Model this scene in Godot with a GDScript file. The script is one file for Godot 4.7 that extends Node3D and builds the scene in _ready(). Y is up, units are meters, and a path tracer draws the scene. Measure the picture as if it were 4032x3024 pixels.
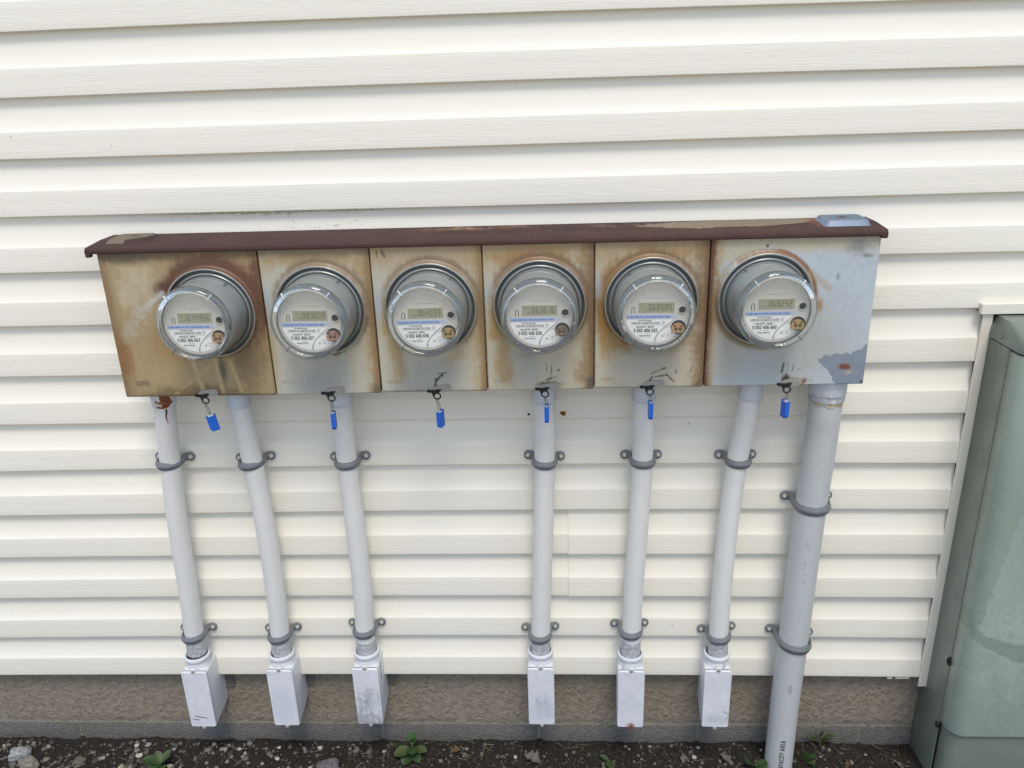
extends Node3D

# ---------------------------------------------------------------- helpers
const COURSE := 0.127          # height of one siding course
var mats := {}
var taken := {}
var rng := RandomNumberGenerator.new()
var mesh_cache := {}

func c8(r, g, b) -> Color:
	return Color(r / 255.0, g / 255.0, b / 255.0)

func mat(color: Color, rough := 0.6, metal := 0.0) -> StandardMaterial3D:
	var m := StandardMaterial3D.new()
	m.albedo_color = color
	m.roughness = rough
	m.metallic = metal
	m.metallic_specular = 0.5
	return m

func numbered(called: String) -> String:
	if not taken.has(called):
		taken[called] = 0
		return called
	taken[called] += 1
	return "%s_%03d" % [called, taken[called]]

func thing(called: String, label: String, category: String, at := Vector3.ZERO, group := "") -> Node3D:
	var o := Node3D.new()
	o.name = numbered(called)
	add_child(o, true)
	o.position = at
	o.set_meta("label", label)
	o.set_meta("category", category)
	if group != "":
		o.set_meta("group", group)
	return o

func new_st() -> SurfaceTool:
	var st := SurfaceTool.new()
	st.begin(Mesh.PRIMITIVE_TRIANGLES)
	return st

func finish(st: SurfaceTool) -> ArrayMesh:
	st.generate_normals()
	return st.commit()

# adds a mesh under a parent; geometry given in world coordinates when world is true
func part(called: String, mesh: Mesh, m: Material, parent: Node3D, world := true) -> MeshInstance3D:
	var o := MeshInstance3D.new()
	o.name = called
	o.mesh = mesh
	if m:
		o.material_override = m
	parent.add_child(o, true)
	if world and parent != self:
		var p := Vector3.ZERO
		var n: Node = parent
		while n != self and n is Node3D:
			p += (n as Node3D).position
			n = n.get_parent()
		o.position = -p
	return o

func sv(st: SurfaceTool, p: Vector3, uv := Vector2.ZERO) -> void:
	st.set_uv(uv)
	st.add_vertex(p)

func tri(st: SurfaceTool, a: Vector3, b: Vector3, c: Vector3) -> void:
	sv(st, a); sv(st, b); sv(st, c)

func quad(st: SurfaceTool, a: Vector3, b: Vector3, c: Vector3, d: Vector3, ua := Vector2.ZERO, ub := Vector2.ZERO, uc := Vector2.ZERO, ud := Vector2.ZERO) -> void:
	sv(st, a, ua); sv(st, b, ub); sv(st, c, uc)
	sv(st, a, ua); sv(st, c, uc); sv(st, d, ud)

# planar texture coordinates on the surface itself: [axis, start, length, axis, start, length]
func uv_of(f: Array, p: Vector3) -> Vector2:
	return Vector2(clampf((p[f[0]] - f[1]) / f[2], 0.004, 0.996), clampf((p[f[3]] - f[4]) / f[5], 0.004, 0.996))

# skins a list of equal rings; groups gives one smoothing group for each interval
func loft(st: SurfaceTool, rings: Array, closed := true, cap0 := true, cap1 := true, groups := [], uvf := []) -> void:
	for i in rings.size() - 1:
		var a: PackedVector3Array = rings[i]
		var b: PackedVector3Array = rings[i + 1]
		st.set_smooth_group(groups[i] if groups.size() > i else 0)
		var n := a.size()
		for j in (n if closed else n - 1):
			var k := (j + 1) % n
			var p := [a[j], b[j], b[k], a[k]]
			if uvf.size():
				quad(st, p[0], p[1], p[2], p[3], uv_of(uvf, p[0]), uv_of(uvf, p[1]), uv_of(uvf, p[2]), uv_of(uvf, p[3]))
			else:
				quad(st, p[0], p[1], p[2], p[3])
	st.set_smooth_group(-1)
	if cap0:
		cap(st, rings[0], false, uvf)
	if cap1:
		cap(st, rings[rings.size() - 1], true, uvf)

func cap(st: SurfaceTool, r: PackedVector3Array, flip: bool, uvf := []) -> void:
	var c := Vector3.ZERO
	for p in r:
		c += p
	c /= r.size()
	for j in r.size():
		var p0: Vector3 = r[j]
		var p1: Vector3 = r[(j + 1) % r.size()]
		var t := [c, p1, p0] if flip else [c, p0, p1]
		for p in t:
			sv(st, p, uv_of(uvf, p) if uvf.size() else Vector2.ZERO)

func ring_z(c: Vector3, r: float, n: int) -> PackedVector3Array:
	var out := PackedVector3Array()
	for i in n:
		var a := TAU * i / n
		out.append(c + Vector3(cos(a) * r, sin(a) * r, 0))
	return out

# profile: [radius, height] pairs turned about the z axis (axis "z") or the y axis
func lathe(st: SurfaceTool, c: Vector3, prof: Array, n := 48, axis := "z", cap0 := false, cap1 := false, uvf := []) -> void:
	var rings := []
	var groups := []
	var g := 1
	for i in prof.size():
		var out := PackedVector3Array()
		for k in n:
			var a := TAU * k / n
			if axis == "z":
				out.append(c + Vector3(cos(a) * prof[i][0], sin(a) * prof[i][0], prof[i][1]))
			else:
				out.append(c + Vector3(sin(a) * prof[i][0], prof[i][1], cos(a) * prof[i][0]))
		rings.append(out)
		if i > 0:
			if i > 1:
				var d0 := Vector2(prof[i - 1][0] - prof[i - 2][0], prof[i - 1][1] - prof[i - 2][1])
				var d1 := Vector2(prof[i][0] - prof[i - 1][0], prof[i][1] - prof[i - 1][1])
				if absf(d0.angle_to(d1)) > 0.75:
					g += 1
			groups.append(g)
	loft(st, rings, true, cap0, cap1, groups, uvf)

func smooth_path(pts: Array, sub := 8) -> PackedVector3Array:
	var out := PackedVector3Array()
	for i in pts.size() - 1:
		var p0: Vector3 = pts[maxi(i - 1, 0)]
		var p1: Vector3 = pts[i]
		var p2: Vector3 = pts[i + 1]
		var p3: Vector3 = pts[mini(i + 2, pts.size() - 1)]
		for k in sub:
			out.append(p1.cubic_interpolate(p2, p0, p3, float(k) / sub))
	out.append(pts[pts.size() - 1])
	return out

func tube(st: SurfaceTool, path: PackedVector3Array, r: float, n := 20, closed_path := false, uv_len := 0.0) -> void:
	var rings := []
	var up := Vector3(0, 0, 1)
	for i in path.size():
		var d: Vector3
		if i == 0:
			d = path[1] - path[0]
		elif i == path.size() - 1:
			d = path[i] - path[i - 1]
		else:
			d = path[i + 1] - path[i - 1]
		d = d.normalized()
		if absf(d.dot(up)) > 0.98:
			up = Vector3(1, 0, 0)
		var s := d.cross(up).normalized()
		var u := s.cross(d).normalized()
		up = u
		var out := PackedVector3Array()
		for k in n:
			var a := TAU * k / n
			out.append(path[i] + s * cos(a) * r + u * sin(a) * r)
		rings.append(out)
	loft(st, rings, true, not closed_path, not closed_path)

# rounded rectangle in the xy plane
func rrect(cx: float, cy: float, w: float, h: float, r: float, z: float, n := 4) -> PackedVector3Array:
	var out := PackedVector3Array()
	r = minf(r, minf(w, h) * 0.499)
	for q in 4:
		var a0 := q * PI / 2
		var ox := (w / 2 - r) * (1 if q == 0 or q == 3 else -1)
		var oy := (h / 2 - r) * (1 if q < 2 else -1)
		for i in n + 1:
			var a := a0 + PI / 2 * i / n
			out.append(Vector3(cx + ox + cos(a) * r, cy + oy + sin(a) * r, z))
	return out

# slab with rounded corners and a chamfered front edge, front towards +z
func slab(st: SurfaceTool, cx: float, cy: float, w: float, h: float, z0: float, z1: float, r: float, b: float, uvf := [], n := 4) -> void:
	loft(st, [rrect(cx, cy, w, h, r, z0, n), rrect(cx, cy, w, h, r, z1 - b, n), rrect(cx, cy, w - 2 * b, h - 2 * b, maxf(r - b, 0.0003), z1, n)], true, true, true, [1, 2], uvf)

func poly_prism(st: SurfaceTool, pts: PackedVector2Array, z0: float, z1: float, xf := Transform3D()) -> void:
	var idx := Geometry2D.triangulate_polygon(pts)
	st.set_smooth_group(-1)
	for t in range(0, idx.size(), 3):
		var a := pts[idx[t]]
		var b := pts[idx[t + 1]]
		var c := pts[idx[t + 2]]
		if (b - a).cross(c - a) < 0:
			var s := b
			b = c
			c = s
		tri(st, xf * Vector3(a.x, a.y, z1), xf * Vector3(c.x, c.y, z1), xf * Vector3(b.x, b.y, z1))
		tri(st, xf * Vector3(a.x, a.y, z0), xf * Vector3(b.x, b.y, z0), xf * Vector3(c.x, c.y, z0))
	var area := 0.0
	for i in pts.size():
		area += pts[i].cross(pts[(i + 1) % pts.size()])
	for i in pts.size():
		var a := pts[i]
		var b := pts[(i + 1) % pts.size()]
		if area < 0:
			var s := a
			a = b
			b = s
		quad(st, xf * Vector3(a.x, a.y, z0), xf * Vector3(a.x, a.y, z1), xf * Vector3(b.x, b.y, z1), xf * Vector3(b.x, b.y, z0))

func box(st: SurfaceTool, lo: Vector3, hi: Vector3, b := 0.0, uvf := []) -> void:
	var cx := (lo.x + hi.x) / 2
	var cy := (lo.y + hi.y) / 2
	var w := hi.x - lo.x
	var h := hi.y - lo.y
	if b > 0.0:
		loft(st, [rrect(cx, cy, w - 2 * b, h - 2 * b, 0.0001, lo.z, 1), rrect(cx, cy, w, h, b, lo.z + b, 1), rrect(cx, cy, w, h, b, hi.z - b, 1), rrect(cx, cy, w - 2 * b, h - 2 * b, 0.0001, hi.z, 1)], true, true, true, [-1, -1, -1], uvf)
	else:
		loft(st, [rrect(cx, cy, w, h, 0.00005, lo.z, 1), rrect(cx, cy, w, h, 0.00005, hi.z, 1)], true, true, true, [-1], uvf)

func noise(sd: int, freq: float, oct := 3, kind := FastNoiseLite.TYPE_SIMPLEX_SMOOTH) -> FastNoiseLite:
	var f := FastNoiseLite.new()
	f.seed = sd
	f.frequency = freq
	f.noise_type = kind
	f.fractal_type = FastNoiseLite.FRACTAL_FBM
	f.fractal_octaves = oct
	return f

func tex(img: Image) -> ImageTexture:
	img.generate_mipmaps()
	return ImageTexture.create_from_image(img)

func seamless(sd: int, freq: float, oct: int, size := 512) -> Image:
	return noise(sd, freq, oct).get_seamless_image(size, size, false, false, 0.15)

# grey noise turned into a colour texture between a list of colours
func ramp_tex(img: Image, cols: Array, contrast := 1.0) -> ImageTexture:
	var w := img.get_width()
	var h := img.get_height()
	var src := img.duplicate()
	src.convert(Image.FORMAT_L8)
	var d: PackedByteArray = src.get_data()
	var lut := []
	for i in 256:
		var t := clampf((i / 255.0 - 0.5) * contrast + 0.5, 0, 1) * (cols.size() - 1)
		var k := mini(int(t), cols.size() - 2)
		lut.append((cols[k] as Color).lerp(cols[k + 1], t - k))
	var out := PackedByteArray()
	out.resize(w * h * 3)
	for i in w * h:
		var c: Color = lut[d[i]]
		out[i * 3] = int(c.r * 255)
		out[i * 3 + 1] = int(c.g * 255)
		out[i * 3 + 2] = int(c.b * 255)
	return tex(Image.create_from_data(w, h, false, Image.FORMAT_RGB8, out))

func normal_tex(img: Image, s: float) -> ImageTexture:
	var n := img.duplicate()
	n.convert(Image.FORMAT_RGBA8)
	n.bump_map_to_normal_map(s)
	return tex(n)

func tri_mat(color_tex: Texture2D, rough: float, scale: float, nrm: Texture2D = null, ns := 1.0, metal := 0.0) -> StandardMaterial3D:
	var m := mat(Color.WHITE, rough, metal)
	m.albedo_texture = color_tex
	m.uv1_triplanar = true
	m.uv1_world_triplanar = true
	m.uv1_scale = Vector3(scale, scale, scale)
	if nrm:
		m.normal_enabled = true
		m.normal_texture = nrm
		m.normal_scale = ns
	return m

# ---------------------------------------------------------------- painted metal with stains
var pn_a: FastNoiseLite
var pn_b: FastNoiseLite
var pn_c: FastNoiseLite
var pn_s: FastNoiseLite

# layers: [kind, colour, strength, raggedness, numbers...], all in metres from the top left corner
func stained(w: float, h: float, base: Color, layers: Array, px := 1000.0, sd := 0.0) -> ImageTexture:
	var iw := int(w * px)
	var ih := int(h * px)
	var out := PackedByteArray()
	out.resize(iw * ih * 3)
	for j in ih:
		for i in iw:
			var x := i / px
			var y := j / px
			var nx := x + sd
			var na := pn_a.get_noise_2d(nx * 1000, y * 1000)
			var nb := pn_b.get_noise_2d(nx * 1000, y * 1000)
			var nc := pn_c.get_noise_2d(nx * 1000, y * 1000)
			var ns := pn_s.get_noise_2d(nx * 1000, y * 90)
			var v := 1.0 + na * 0.03 + nb * 0.035 + nc * 0.035
			var r := base.r * v
			var g := base.g * v
			var b := base.b * v
			for L in layers:
				var f := 0.0
				var kind: String = L[0]
				if kind == "blob":
					var dx: float = (x - L[4]) / L[6]
					var dy: float = (y - L[5]) / L[7]
					var d2 := dx * dx + dy * dy
					if d2 > 9.0:
						continue
					f = exp(-d2)
				elif kind == "line":
					var ax: float = L[4]
					var ay: float = L[5]
					var bx: float = L[6] - ax
					var by: float = L[7] - ay
					var t := clampf(((x - ax) * bx + (y - ay) * by) / (bx * bx + by * by), 0, 1)
					var ex := x - ax - bx * t
					var ey := y - ay - by * t
					var d: float = sqrt(ex * ex + ey * ey) / L[8]
					if d > 2.5:
						continue
					f = exp(-d * d)
				elif kind == "ring":
					var qx: float = x - L[4]
					var qy: float = y - L[5]
					var rr := sqrt(qx * qx + qy * qy)
					var d: float = (rr - L[6]) / L[7]
					if d < -2.5 or d > 2.5:
						continue
					# L[8], L[9]: direction the stain leans to
					var lean: float = (qx * L[8] + qy * L[9]) / maxf(rr, 0.001)
					f = exp(-d * d) * clampf(0.55 + 0.6 * lean, 0.0, 1.0)
				elif kind == "edge":
					var e := 0.0
					if L[4] == "l": e = x
					elif L[4] == "r": e = w - x
					elif L[4] == "t": e = y
					else: e = h - y
					var d: float = e / L[5]
					if d > 3.0:
						continue
					f = exp(-d * d)
					if L.size() > 6:
						var s: float = (y if (L[4] == "l" or L[4] == "r") else x)
						f *= clampf(1.0 - absf(s - L[6]) / L[7], 0, 1)
				elif kind == "rect":
					if x < L[4] or x > L[6] or y < L[5] or y > L[7]:
						continue
					f = 1.0
				elif kind == "poly":
					f = 1.0 if Geometry2D.is_point_in_polygon(Vector2(x + na * 0.006 + nb * 0.004, y + nb * 0.006 + nc * 0.002), L[4]) else 0.0
				var k: float = L[3]
				var t2 := f + (na * 0.6 + nb * 0.5 + nc * 0.45 + ns * 0.3) * k * minf(1.0, f * 3.0)
				t2 = clampf(t2, 0.0, 1.0)
				t2 = t2 * t2 * (3.0 - 2.0 * t2) * L[2]
				var c: Color = L[1]
				r += (c.r * v - r) * t2
				g += (c.g * v - g) * t2
				b += (c.b * v - b) * t2
			var o := (j * iw + i) * 3
			out[o] = int(clampf(r, 0, 1) * 255)
			out[o + 1] = int(clampf(g, 0, 1) * 255)
			out[o + 2] = int(clampf(b, 0, 1) * 255)
	return tex(Image.create_from_data(iw, ih, false, Image.FORMAT_RGB8, out))

# ---------------------------------------------------------------- scene
func _ready() -> void:
	rng.seed = 7
	# camera
	var cam := Camera3D.new()
	cam.name = "camera"
	add_child(cam)
	cam.position = Vector3(0, 1.5210, 1.80575)
	cam.rotation = Vector3(-0.3543375, 0.0513209, -0.0327616)
	cam.fov = 50.5815
	cam.near = 0.02
	cam.far = 400.0
	cam.current = true
	# sky, exposure
	var env := Environment.new()
	env.background_mode = Environment.BG_SKY
	var sky := Sky.new()
	var sm := ProceduralSkyMaterial.new()
	sm.sky_top_color = c8(174, 196, 232)
	sm.sky_horizon_color = c8(230, 234, 238)
	sm.sky_curve = 0.18
	sm.ground_horizon_color = c8(150, 150, 140)
	sm.ground_bottom_color = c8(110, 110, 100)
	sky.sky_material = sm
	env.sky = sky
	env.background_energy_multiplier = 1.0
	env.tonemap_mode = Environment.TONE_MAPPER_LINEAR
	env.tonemap_exposure = 1.46
	env.sdfgi_enabled = true
	env.ssao_enabled = true
	env.ssil_enabled = true
	var we := WorldEnvironment.new()
	we.name = "world_environment"
	we.environment = env
	add_child(we)
	# veiled sun, high in front of the wall
	var sun := DirectionalLight3D.new()
	sun.name = "sun"
	add_child(sun)
	sun.rotation_degrees = Vector3(-62, 12, 0)
	sun.light_color = Color(1.0, 0.97, 0.92)
	sun.light_energy = 0.48
	sun.light_angular_distance = 20.0
	sun.shadow_enabled = true

	pn_a = noise(11, 0.012, 3)
	pn_b = noise(12, 0.05, 3)
	pn_c = noise(13, 0.3, 2)
	pn_s = noise(14, 0.09, 3)
	make_materials()
	build_ground()
	build_foundation()
	build_wall()
	build_cabinet()
	build_bank()
	build_meters()
	build_tags()
	build_conduits()
	build_bodies()
	build_straps()
	build_ground_things()

# plastic pipe: faint lengthwise streaks, a few rubbed and dirty spots
func scuff_image(sd: int) -> Image:
	var n := 512
	var f := noise(sd, 0.02, 3)
	var g := noise(sd + 100, 0.09, 4)
	var a := seamless(sd + 200, 0.015, 4)
	a.convert(Image.FORMAT_L8)
	var da: PackedByteArray = a.get_data()
	var out := PackedByteArray()
	out.resize(n * n)
	for j in n:
		for i in n:
			var v := 0.72 + (da[j * n + i] - 128) / 255.0 * 0.25 + f.get_noise_2d(i * 3.0, j * 0.35) * 0.14
			var sp := g.get_noise_2d(i * 1.2, j * 0.5)
			if sp > 0.50:
				v -= (sp - 0.50) * 2.0
			out[j * n + i] = int(clampf(v, 0, 1) * 255)
	return Image.create_from_data(n, n, false, Image.FORMAT_L8, out)

# concrete: fine grain with scattered open pores
func pit_image(grain: Image, cells: Image) -> Image:
	var a := grain.duplicate()
	a.convert(Image.FORMAT_L8)
	var c := cells.duplicate()
	c.convert(Image.FORMAT_L8)
	var fine := seamless(34, 0.075, 3)
	fine.convert(Image.FORMAT_L8)
	var da: PackedByteArray = a.get_data()
	var dc: PackedByteArray = c.get_data()
	var df: PackedByteArray = fine.get_data()
	var out := PackedByteArray()
	out.resize(da.size())
	for i in da.size():
		var v := 0.62 + (da[i] - 128) / 255.0 * 0.42 + (df[i] - 128) / 255.0 * 0.20
		if df[i] < 58:
			v *= 0.66
		elif df[i] > 196:
			v += 0.08
		out[i] = int(clampf(v, 0, 1) * 255)
	return Image.create_from_data(a.get_width(), a.get_height(), false, Image.FORMAT_L8, out)

func make_materials() -> void:
	# siding: cream vinyl with a shallow embossed grain
	var g := seamless(21, 0.02, 4)
	var gn := normal_tex(g, 6.0)
	var m := mat(c8(238, 233, 219), 0.5)
	m.normal_enabled = true
	m.normal_texture = gn
	m.normal_scale = 0.5
	mats.siding = m
	mats.siding_smooth = mat(m.albedo_color, 0.5)
	mats.trim = mat(c8(228, 222, 208), 0.5)
	mats.core = mat(c8(120, 100, 80), 0.9)
	# foundation
	var cimg := seamless(31, 0.03, 5)
	var pits := noise(33, 0.05, 2, FastNoiseLite.TYPE_CELLULAR).get_seamless_image(512, 512, false, false, 0.15)
	var cn := seamless(32, 0.12, 4)
	var pitted := pit_image(cimg, pits)
	mats.concrete = tri_mat(ramp_tex(pitted, [c8(56, 50, 43), c8(121, 111, 97), c8(141, 131, 116), c8(156, 147, 132)], 1.0), 0.95, 2.4, normal_tex(pitted, 7.0), 1.2)
	mats.concrete_low = tri_mat(ramp_tex(pitted, [c8(48, 46, 43), c8(94, 91, 86), c8(112, 109, 104), c8(126, 123, 118)], 1.0), 0.92, 2.6, normal_tex(cn, 6.0), 1.2)
	mats.mortar = tri_mat(ramp_tex(cimg, [c8(132, 124, 111), c8(160, 152, 138)], 1.2), 0.95, 3.0, normal_tex(cn, 6.0), 1.0)
	mats.soil = tri_mat(ramp_tex(seamless(41, 0.05, 5), [c8(24, 20, 17), c8(40, 33, 27), c8(60, 50, 40)], 1.4), 0.98, 4.0, normal_tex(cn, 9.0), 1.5)
	mats.yard = tri_mat(ramp_tex(cimg, [c8(148, 138, 120), c8(172, 161, 142)], 1.3), 0.95, 1.0)
	# conduit
	mats.pvc = tri_mat(ramp_tex(scuff_image(51), [c8(150, 148, 142), c8(206, 206, 202), c8(218, 217, 213), c8(224, 223, 218)], 1.0), 0.5, 3.0)
	mats.pvc_grey = tri_mat(ramp_tex(scuff_image(52), [c8(120, 120, 116), c8(178, 180, 179), c8(188, 190, 189), c8(193, 195, 194)], 1.0), 0.45, 3.0)
	mats.fitting = tri_mat(ramp_tex(seamless(53, 0.03, 4), [c8(190, 196, 200), c8(208, 212, 215)], 1.4), 0.5, 4.0)
	mats.smear = tri_mat(ramp_tex(seamless(54, 0.03, 4), [c8(150, 153, 156), c8(174, 176, 178), c8(208, 211, 215)], 1.2), 0.55, 4.5)
	mats.body = tri_mat(ramp_tex(seamless(55, 0.03, 4), [c8(212, 215, 219), c8(217, 219, 222), c8(220, 222, 225)], 0.8), 0.42, 3.0)
	mats.strap = tri_mat(ramp_tex(seamless(56, 0.03, 3), [c8(104, 108, 112), c8(122, 126, 130)], 1.2), 0.45, 8.0)
	mats.screw = mat(c8(216, 214, 202), 0.3, 0.55)
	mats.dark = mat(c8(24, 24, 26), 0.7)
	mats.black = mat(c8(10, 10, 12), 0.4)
	mats.hasp = tri_mat(ramp_tex(seamless(57, 0.05, 3), [c8(146, 142, 134), c8(172, 168, 160)], 1.4), 0.5, 20.0, null, 1.0, 0.15)
	mats.iron = mat(c8(52, 46, 40), 0.65, 0.3)
	mats.rust_plain = mat(c8(110, 56, 32), 0.9)
	mats.tag = mat(c8(24, 100, 205), 0.4)
	mats.wire = mat(c8(90, 88, 80), 0.5, 0.6)
	mats.white = mat(c8(225, 228, 230), 0.5)
	# meters
	var gl := mat(Color(0.80, 0.85, 0.85, 0.04), 0.03)
	gl.transparency = BaseMaterial3D.TRANSPARENCY_ALPHA
	gl.metallic_specular = 0.6
	mats.glass = gl
	var gr := mat(Color(0.90, 0.92, 0.92, 0.05), 0.02)
	gr.transparency = BaseMaterial3D.TRANSPARENCY_ALPHA
	gr.refraction_enabled = true
	gr.refraction_scale = 0.05
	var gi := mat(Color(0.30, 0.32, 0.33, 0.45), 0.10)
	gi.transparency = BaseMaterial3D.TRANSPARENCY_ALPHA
	mats.rim_line_tint = gi  # dark tint imitating refraction along the inside of the rim
	mats.glass_rim = gr
	mats.inner = mat(c8(144, 151, 148), 0.4)
	mats.plate_side = mat(c8(186, 184, 174), 0.6)
	mats.print_black = mat(c8(20, 20, 22), 0.7)
	mats.print_grey = mat(c8(110, 110, 112), 0.7)
	mats.print_faded = mat(c8(150, 151, 152), 0.7)
	mats.print_blue = mat(c8(56, 82, 150), 0.7)
	mats.base_ring = mat(c8(74, 77, 78), 0.5)
	mats.flange = mat(c8(150, 155, 154), 0.3, 0.2)
	mats.plug_dark = mat(c8(74, 58, 44), 0.8)
	mats.metal_ring = mat(c8(176, 176, 170), 0.35, 0.8)
	# cabinet
	var cab := seamless(61, 0.012, 4)
	mats.cab = tri_mat(ramp_tex(cab, [c8(114, 124, 113), c8(120, 130, 119), c8(127, 137, 125)], 0.8), 0.34, 1.5)
	# plants
	for k in 3:
		var pm := mat([c8(60, 88, 42), c8(47, 71, 39), c8(66, 82, 45)][k], 0.55)
		pm.backlight_enabled = true
		pm.backlight = Color(0.10, 0.16, 0.04)
		mats["leaf%d" % k] = pm
	mats.stem = mat(c8(96, 110, 66), 0.7)
	mats.dry = tri_mat(ramp_tex(seamless(71, 0.05, 4), [c8(84, 80, 74), c8(116, 111, 104)], 1.5), 0.9, 12.0)
	mats.dry_brown = tri_mat(ramp_tex(seamless(72, 0.05, 4), [c8(70, 56, 42), c8(102, 84, 62)], 1.5), 0.9, 12.0)

# ---------------------------------------------------------------- ground
var soil_noise: FastNoiseLite

func soil_y(x: float, z: float) -> float:
	return -0.252 + soil_noise.get_noise_2d(x * 60, z * 60) * 0.012 + soil_noise.get_noise_2d(x * 400 + 90, z * 400) * 0.005 - maxf(0.0, 0.02 - absf(z + 0.02)) * 0.3

func build_ground() -> void:
	soil_noise = noise(5, 0.08, 4)
	var st := new_st()
	st.set_smooth_group(0)
	var xs := []
	var x := -3.0
	while x < 2.61:
		xs.append(x)
		x += 0.008 if (x > -1.75 and x < 1.45) else 0.06
	var zs := []
	var z := -0.06
	while z < 1.25:
		zs.append(z)
		z += 0.008 if z < 0.16 else 0.08
	for i in xs.size() - 1:
		for j in zs.size() - 1:
			var a := Vector3(xs[i], soil_y(xs[i], zs[j]), zs[j])
			var b := Vector3(xs[i + 1], soil_y(xs[i + 1], zs[j]), zs[j])
			var c := Vector3(xs[i + 1], soil_y(xs[i + 1], zs[j + 1]), zs[j + 1])
			var d := Vector3(xs[i], soil_y(xs[i], zs[j + 1]), zs[j + 1])
			quad(st, a, b, c, d)
	var o := part("soil_bed", finish(st), mats.soil, self)
	o.set_meta("kind", "structure")
	o.set_meta("label", "dark gravelly soil bed along the foundation")
	st = new_st()
	st.set_smooth_group(-1)
	quad(st, Vector3(-150, -0.285, -150), Vector3(150, -0.285, -150), Vector3(150, -0.285, 150), Vector3(-150, -0.285, 150))
	o = part("ground", finish(st), mats.yard, self)
	o.set_meta("kind", "structure")
	o.set_meta("label", "pale gravel yard in front of the house")

func build_foundation() -> void:
	var root := thing("foundation_wall", "brown grey concrete block foundation below the cream siding", "foundation", Vector3(-0.15, -0.45, -0.03))
	var st := new_st()
	box(st, Vector3(-3.0, -0.6, -0.25), Vector3(2.6, 0.03, -0.0345))
	part("mortar", finish(st), mats.mortar, root)
	for row in 2:
		var x0 := -3.42 + (0.2296 if row == 0 else 0.0)
		for k in 14:
			st = new_st()
			var a := -1.4016 - 4 * 0.4505 + k * 0.4505 + (0.2296 if row == 0 else 0.0)
			if a < -3.0 or a > 2.2:
				continue
			var gap := 0.004 if row == 0 else 0.0022
			var zf := -0.0315 if row == 0 else -0.0292
			var y0 := -0.196 if row == 0 else -0.44
			var y1 := 0.02 if row == 0 else -0.2005
			# uneven front: grid with small relief, chamfered arrises
			var nx := 26
			var ny := 14
			var grid := []
			for j in ny + 1:
				var rowp := []
				for i in nx + 1:
					var px := lerpf(a + gap, a + 0.4505 - gap, float(i) / nx)
					var py := lerpf(y0, y1, float(j) / ny)
					var e := 0.0
					if i == 0 or i == nx or j == 0 or j == ny:
						e = 0.004 + 0.003 * pn_b.get_noise_2d(px * 900, py * 900 + row * 77)
						px += pn_b.get_noise_2d(py * 1500, px * 700) * 0.0022
						py += pn_b.get_noise_2d(px * 1300, 40 + row * 50) * 0.0015
					var rel := pn_a.get_noise_2d(px * 800, py * 800) * 0.0016 + pn_b.get_noise_2d(px * 1500, py * 1500) * 0.0009
					rowp.append(Vector3(px, py, zf + rel - e))
				grid.append(rowp)
			st.set_smooth_group(0)
			for j in ny:
				for i in nx:
					quad(st, grid[j][i], grid[j + 1][i], grid[j + 1][i + 1], grid[j][i + 1])
			st.set_smooth_group(-1)
			for i in nx:
				var t0: Vector3 = grid[ny][i]
				var t1: Vector3 = grid[ny][i + 1]
				quad(st, t0, t0 + Vector3(0, 0, -0.03), t1 + Vector3(0, 0, -0.03), t1)
				t0 = grid[0][i]
				t1 = grid[0][i + 1]
				quad(st, t1, t1 + Vector3(0, 0, -0.03), t0 + Vector3(0, 0, -0.03), t0)
			for j in ny:
				var t0: Vector3 = grid[j][0]
				var t1: Vector3 = grid[j + 1][0]
				quad(st, t0, t0 + Vector3(0, 0, -0.03), t1 + Vector3(0, 0, -0.03), t1)
				t0 = grid[j][nx]
				t1 = grid[j + 1][nx]
				quad(st, t1, t1 + Vector3(0, 0, -0.03), t0 + Vector3(0, 0, -0.03), t0)
			part("concrete_block", finish(st), mats.concrete if row == 0 else mats.concrete_low, root)

# ---------------------------------------------------------------- siding
func lap_y(n: int, x: float) -> float:
	# the courses bow a little, as vinyl does between its nails
	var t := clampf((x + 0.33) / 1.15, -1.4, 1.4)
	var bow := 0.0
	if n <= 5:
		bow = 0.0062 * (1 - t * t) - 0.0012
	elif n >= 12:
		bow = 0.003 * (n - 11) * (1 - t * t) * 0.8 - 0.001
	return n * COURSE + bow + sin(x * 2.1 + n * 1.7) * 0.0009

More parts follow.
